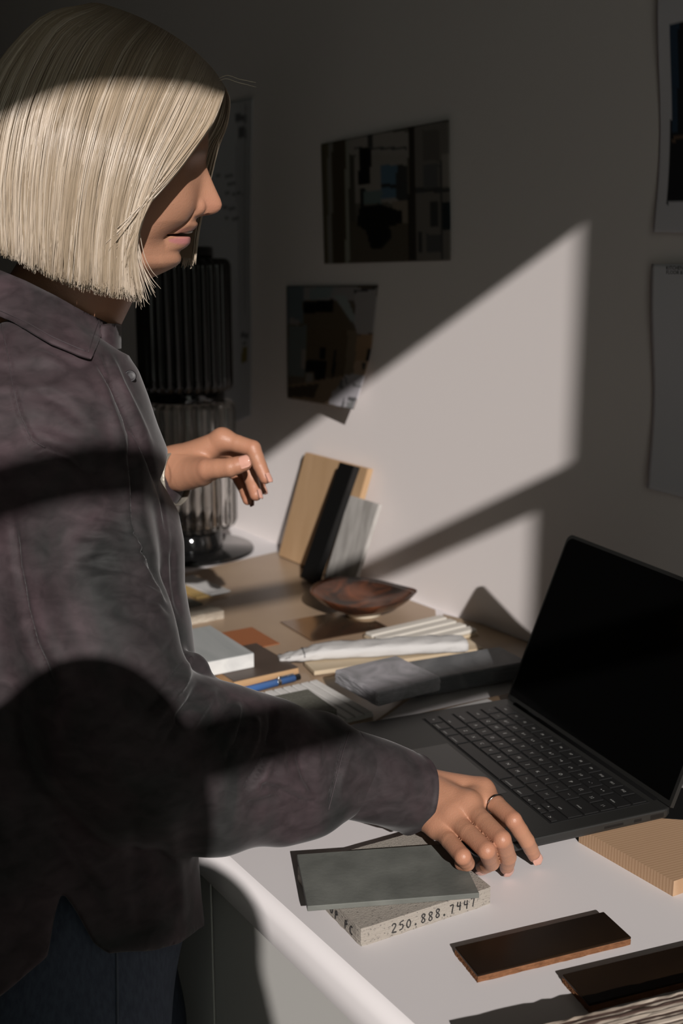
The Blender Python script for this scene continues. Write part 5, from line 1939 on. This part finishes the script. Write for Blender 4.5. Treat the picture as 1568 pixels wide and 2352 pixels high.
# stitching on the collar and buttons
M_thread = mat('thread', (0.040, 0.030, 0.033), 0.7, bump=0.02)
M_button = mat('button', (0.016, 0.014, 0.016), 0.45, spec=0.3, bump=0.01)


def stitch(name, pts, lift, rad, parent):
    q = []
    P_ = np.array(pts, float)
    for t in np.linspace(0, len(P_) - 1, 60):
        x, y = np.interp(t, range(len(P_)), P_[:, 0]), np.interp(t, range(len(P_)), P_[:, 1])
        s0 = surf(x, y, lift)
        if s0 is not None:
            q.append(s0)
    if len(q) > 3:
        v, f = tube_arrays(q, rad, 5)
        link(name, mesh(name, [np.array(a) - PL0 for a in v], f), parent, (0, 0, 0), 0, M_thread, True)


stitch('seam_stitching', [(2, 742), (15, 800), (28, 880), (45, 950), (75, 1012), (104, 1028)], 0.0002, 0.0005, shirt)
stitch('seam_stitching', [(802, 1682), (788, 1725), (772, 1790), (754, 1862)], 0.0003, 0.0005, shirt)
v, q = [], []
for r_i, c0_, c1_ in ((7, 8, 34),):
    q = [rows_c[r_i, c_] - unit(ray(150, 760)) * 0.0005 for c_ in range(c0_, c1_)]
v, f_ = tube_arrays(q, 0.00045, 5)
link('seam_stitching', mesh('seam_stitching', [np.array(p) - PL0 for p in v], f_), shirt, (0, 0, 0), 0, M_thread, True)
q = [rows_c[r_, 34] - unit(ray(230, 780)) * 0.0005 for r_ in range(0, 8)]
v, f_ = tube_arrays(q, 0.00045, 5)
link('seam_stitching', mesh('seam_stitching', [np.array(p) - PL0 for p in v], f_), shirt, (0, 0, 0), 0, M_thread, True)


def button(px, py, r_, normal=None, d_=None):
    s0 = surf(px, py, 0.0012) if d_ is None else dep(px, py, d_)
    if s0 is None:
        return
    me = lathe_mesh('button', [(r_ * 0.9, 0), (r_, 0.0004), (r_, 0.0010), (r_ * 0.88, 0.0015), (r_ * 0.72, 0.0011), (r_ * 0.3, 0.0010)], 24)
    o = link('button', me, shirt, tuple(s0 - PL0), 0, M_button, True)
    nrm = Vector(normal) if normal is not None else Vector(-ray(px, py))
    o.rotation_euler = nrm.to_track_quat('Z', 'Y').to_euler()


button(299, 864, 0.0052, (-0.2, -0.9, 0.3))
button(366, 1068, 0.0055, (0.1, -0.9, 0.2), 1.262)

# ------------------------------------------------------------------ jeans, shoes
J = Field((0.02, 0.62, 0.02), (0.52, 1.25, ZD + 0.10), 0.006)
hipN, hipF = dep(165, 1990, 1.02), dep(185, 1990, 1.16)
kn = np.array([hipN[0] + 0.02, hipN[1] + 0.02, 0.48])
kf = np.array([hipF[0] + 0.03, hipF[1], 0.48])
J.chain([hipN, dep(150, 2330, 1.0), kn, np.array([kn[0] - 0.03, kn[1] + 0.02, 0.09])], [0.092, 0.086, 0.066, 0.058], 0.03)
J.chain([hipF, hipF + np.array([0.01, 0, -0.2]), kf, np.array([kf[0] - 0.02, kf[1], 0.09])], [0.092, 0.086, 0.066, 0.058], 0.03)
J.ell((hipN + hipF) / 2 + np.array([-0.02, 0, 0.02]), (0.12, 0.15, 0.12), None, 0.05)
jV, jF = J.mesh()
jV = relax(jV, jF, 2)
jeans = child('jeans', jV, jF, M_denim)
jeans['label'] = 'dark blue denim jeans'
jb_ = BVHTree.FromPolygons([tuple(v) for v in jV], [tuple(f) for f in jF])
q = []
for y in np.linspace(2140, 2352, 30):
    r_ = ray(268 + (y - 2190) * 0.01, y)
    hit = jb_.ray_cast(Vector(CAM), Vector(unit(r_)))
    if hit[0] is not None:
        q.append(np.array(hit[0]) - unit(r_) * 0.0004 - PL0)
if len(q) > 3:
    v, f = tube_arrays(q, 0.0011, 6)
    M_dst = mat('denim_seam', (0.045, 0.055, 0.075), 0.85, bump=0.2, bscale=600)
    link('side_seam', mesh('side_seam', v, f), jeans, (0, 0, 0), 0, M_dst, True)
for base_ in (kn, kf):
    Sh = Field((base_[0] - 0.13, base_[1] - 0.08, -0.01), (base_[0] + 0.21, base_[1] + 0.1, 0.14), 0.005)
    Sh.ell((base_[0] + 0.05, base_[1], 0.035), (0.125, 0.044, 0.036), None, 0.0)
    Sh.ell((base_[0] - 0.025, base_[1] + 0.005, 0.07), (0.05, 0.042, 0.05), None, 0.04)
    Sh.d = np.maximum(Sh.d, (0.002 - Sh.ax[2])[None, None, :].astype(np.float32))
    a, b = Sh.mesh()
    child('shoe', a, b, M_blk)

# ------------------------------------------------------------------ nails, ring, bracelet
def nail(tip, prev, out, wid, length, parent):
    """rounded nail plate on the back of the last finger joint"""
    ax = unit(np.array(tip) - np.array(prev))
    nrm = unit(np.array(out) - ax * (np.array(out) @ ax))
    sd = np.cross(ax, nrm)
    c = np.array(tip) + ax * 0.0008
    vs, fs = [], []
    nu_, nv_ = 9, 10
    for L_ in (0, 1):
        for i in range(nv_ + 1):
            v_ = i / nv_
            half = wid * (1 - max(0, (v_ - 0.72) / 0.28) ** 2.5 * 0.55) * (0.78 + 0.22 * min(1, v_ / 0.25))
            for j in range(nu_):
                t = (j / (nu_ - 1) * 2 - 1)
                x = half * t
                z = nail_r * (math.sqrt(max(0, 1 - (t * 0.72) ** 2))) + 0.0003 - L_ * 0.0008 - 0.0012 * max(0, v_ - 0.6)
                vs.append(c + ax * (v_ * length - length * 0.42) + sd * x + nrm * z)
    k = (nv_ + 1) * nu_
    for i in range(nv_):
        for j in range(nu_ - 1):
            q = (i * nu_ + j, i * nu_ + j + 1, (i + 1) * nu_ + j + 1, (i + 1) * nu_ + j)
            fs += [q, tuple(x + k for x in q[::-1])]
    for i in range(nv_):
        for j in (0, nu_ - 1):
            fs.append((i * nu_ + j, (i + 1) * nu_ + j, (i + 1) * nu_ + j + k, i * nu_ + j + k))
    for j in range(nu_ - 1):
        for i in (0, nv_):
            fs.append((i * nu_ + j, i * nu_ + j + 1, i * nu_ + j + 1 + k, i * nu_ + j + k))
    return link('fingernail', mesh('fingernail', [np.array(v) - PL0 for v in vs], fs), parent, (0, 0, 0), 0, M_nail, True)


back_n = unit(np.array([0.55, -0.25, 0.55]))
for fi, (pts, rad) in enumerate(nf[:3]):
    nail_r = rad[3]
    nail(pts[3], pts[2], np.array(pts[1]) - 0.5 * (np.array(pts[0]) + np.array(pts[3])), 0.0054, 0.0125, hand_r)
for fi, (pts, rad) in enumerate(ff):
    nail_r = rad[3]
    out = unit(np.array(pts[1]) - 0.5 * (np.array(pts[0]) + np.array(pts[3]))) - unit(ray(560, 1080)) * 0.35 if fi < 4 else -unit(ray(560, 1080)) + np.array([0, 0, 0.25])
    nail(pts[3], pts[2], out, 0.0058 if fi < 4 else 0.0072, 0.012 if fi < 4 else 0.014, hand_l)
M_ring = mat('ring_metal', (0.30, 0.25, 0.22), 0.22, metal=1.0, bump=0.02)
M_brac = mat('bracelet_metal', (0.40, 0.37, 0.31), 0.45, metal=0.6, bump=0.35, bscale=260)


def band(name, c, ax, r1, r2, half, th, m, parent, up=(0, 0, 1), gap=None):
    ax = unit(ax)
    u = unit(np.cross(ax, up))
    w = np.cross(ax, u)
    vs, fs = [], []
    n_ = 48
    prof_ = [(-half, 0), (-half * 0.7, th), (0, th * 1.15), (half * 0.7, th), (half, 0), (half * 0.7, -th * 0.4), (-half * 0.7, -th * 0.4)]
    k = len(prof_)
    for i in range(n_):
        a = 2 * math.pi * i / n_
        for (s, t) in prof_:
            vs.append(c + u * (r1 + t) * math.cos(a) + w * (r2 + t) * math.sin(a) + ax * s - PL0)
    for i in range(n_):
        for j in range(k):
            i2, j2 = (i + 1) % n_, (j + 1) % k
            fs.append((i * k + j, i2 * k + j, i2 * k + j2, i * k + j2))
    return link(name, mesh(name, vs, fs), parent, (0, 0, 0), 0, m, True)


a, b = np.array(nf[0][0][0]), np.array(nf[0][0][1])
band('ring', a * 0.56 + b * 0.44, (b - a), 0.0091, 0.0091, 0.0012, 0.0008, M_ring, hand_r)['label'] = 'thin dark metal ring on the index finger'
_r = unit(ray(400, 1098))
_u = unit(np.cross(_r, (0, 0, 1)))
bc_ = dep(402, 1098, 1.308)
band('bracelet', bc_, _u * 0.87 - _r * 0.49, 0.031, 0.031, 0.0042, 0.0009, M_brac, hand_l)['label'] = 'hammered silver bangle around the wrist'
# eyelashes and teeth
M_lash = mat('lash', (0.02, 0.013, 0.01), 0.7, bump=0.01)
M_teeth = mat('teeth', (0.55, 0.50, 0.44), 0.25, bump=0.005)

lp = [(386, 399, -.0405), (392, 404, -.0425), (399, 407, -.0430), (406, 408.5, -.0415), (413, 407, -.037)]
pts = np.array([h2w(hl(a_, b_, c_)[0], c_, hl(a_, b_, c_)[1]) for a_, b_, c_ in lp])
pts = catmull(pts, np.linspace(0, 4, 20))
v, f_ = tube_arrays(pts, np.interp(np.linspace(0, 1, 20), [0, .5, 1], [.0004, .0009, .0004]), 6)
link('eyelashes', mesh('eyelashes', [np.array(q) - PL0 for q in v], f_), person, (0, 0, 0), 0, M_lash, True)
c = hl(425, 531)
vs = []
for i in range(7):
    for j in range(12):
        th_, ph_ = math.pi * i / 6, 2 * math.pi * j / 12
        vs.append(h2w(c[0] + 0.0075 * math.sin(th_) * math.cos(ph_), 0.014 * math.sin(th_) * math.sin(ph_), c[1] + 0.0026 * math.cos(th_)) - PL0)
fs = [(i * 12 + j, i * 12 + (j + 1) % 12, (i + 1) * 12 + (j + 1) % 12, (i + 1) * 12 + j) for i in range(6) for j in range(12)]
link('teeth', mesh('teeth', vs, fs), person, (0, 0, 0), 0, M_teeth, True)

# ------------------------------------------------------------------ the photographer, standing behind the camera with the window at the back
M_cloth2 = mat('dark_jumper', (0.03, 0.03, 0.034), 0.9, bump=0.2, bscale=300)
M_hair2 = mat('dark_hair', (0.03, 0.02, 0.014), 0.5, bump=0.2, bscale=300)
ph = tag(empty('person', (-0.13, -0.16, 0)), 'person in dark clothes standing with the window behind, photographing', 'person')
PO = np.array([-0.13, -0.16, 0.0])
K = Field((-0.50, -0.42, 0.0), (0.22, 0.02, ZD + 0.80), 0.008)
zz = lambda x, y, z: (x, y, ZD + z)
K.chain([zz(-.105, -.165, .54), zz(-.12, -.17, .44)], [.052, .060], 0.03)
K.ell(zz(-.14, -.18, .27), (.165, .105, .22), None, 0.03)
K.ell(zz(-.14, -.18, .05), (.155, .11, .18), None, 0.05)
K.chain([zz(-.13, -.17, .475), zz(-.020, -.165, .470), zz(.028, -.17, .25), zz(-.06, -.10, .30)], [.060, .054, .044, .034], 0.03)
K.chain([zz(-.14, -.17, .46), zz(-.30, -.18, .450), zz(-.37, -.20, .25), zz(-.24, -.11, .30)], [.060, .060, .055, .034], 0.03)
K.ell(zz(-.28, -.19, .15), (.14, .10, .36), None, 0.04)
K.chain([zz(-.07, -.19, -.05), zz(-.06, -.19, -.42), zz(-.06, -.20, -.80)], [.095, .068, .055], 0.03)
K.chain([zz(-.21, -.19, -.05), zz(-.22, -.19, -.42), zz(-.23, -.20, -.80)], [.095, .068, .055], 0.03)
K.ell(zz(-.05, -.165, -.835), (.05, .10, .045), None, 0.02)
K.ell(zz(-.23, -.165, -.835), (.05, .10, .045), None, 0.02)
K.d = np.maximum(K.d, (0.002 - K.ax[2])[None, None, :].astype(np.float32))
kV, kF = largest(*K.mesh())
kV = relax(kV, kF, 2)
me = np_mesh('clothes', kV - PO, kF)
link('clothes', me, ph, (0, 0, 0), 0, M_cloth2)
K = Field((-0.25, -0.32, ZD + 0.46), (0.03, -0.01, ZD + 0.78), 0.005)
K.ell(zz(-.105, -.158, .625), (.070, .086, .105), None, 0.0)
K.cone(zz(-.072, -.078, .625), zz(-.068, -.070, .600), .007, .012, 0.012)
K.cone(zz(-.105, -.165, .56), zz(-.115, -.17, .49), .050, .052, 0.02)
kV, kF = largest(*K.mesh())
me = np_mesh('head', kV - PO, kF)
set_color(me, 'tone', np.tile(SKIN, (len(kV), 1)))
link('head', me, ph, (0, 0, 0), 0, M_skin)
K = Field((-0.36, -0.34, ZD + 0.40), (0.05, -0.01, ZD + 0.80), 0.005)
K.ell(zz(-.105, -.168, .640), (.080, .093, .100), None, 0.0)
K.ell(zz(-.175, -.175, .585), (.105, .085, .130), None, 0.05)
K.ell(zz(-.105, -.195, .58), (.078, .066, .09), None, 0.04)
K.ell(zz(-.085, -.095, .60), (.060, .060, .075), None, 0.03, 'cut')
kV, kF = largest(*K.mesh())
link('hair', np_mesh('hair', kV - PO, kF), ph, (0, 0, 0), 0, M_hair2)
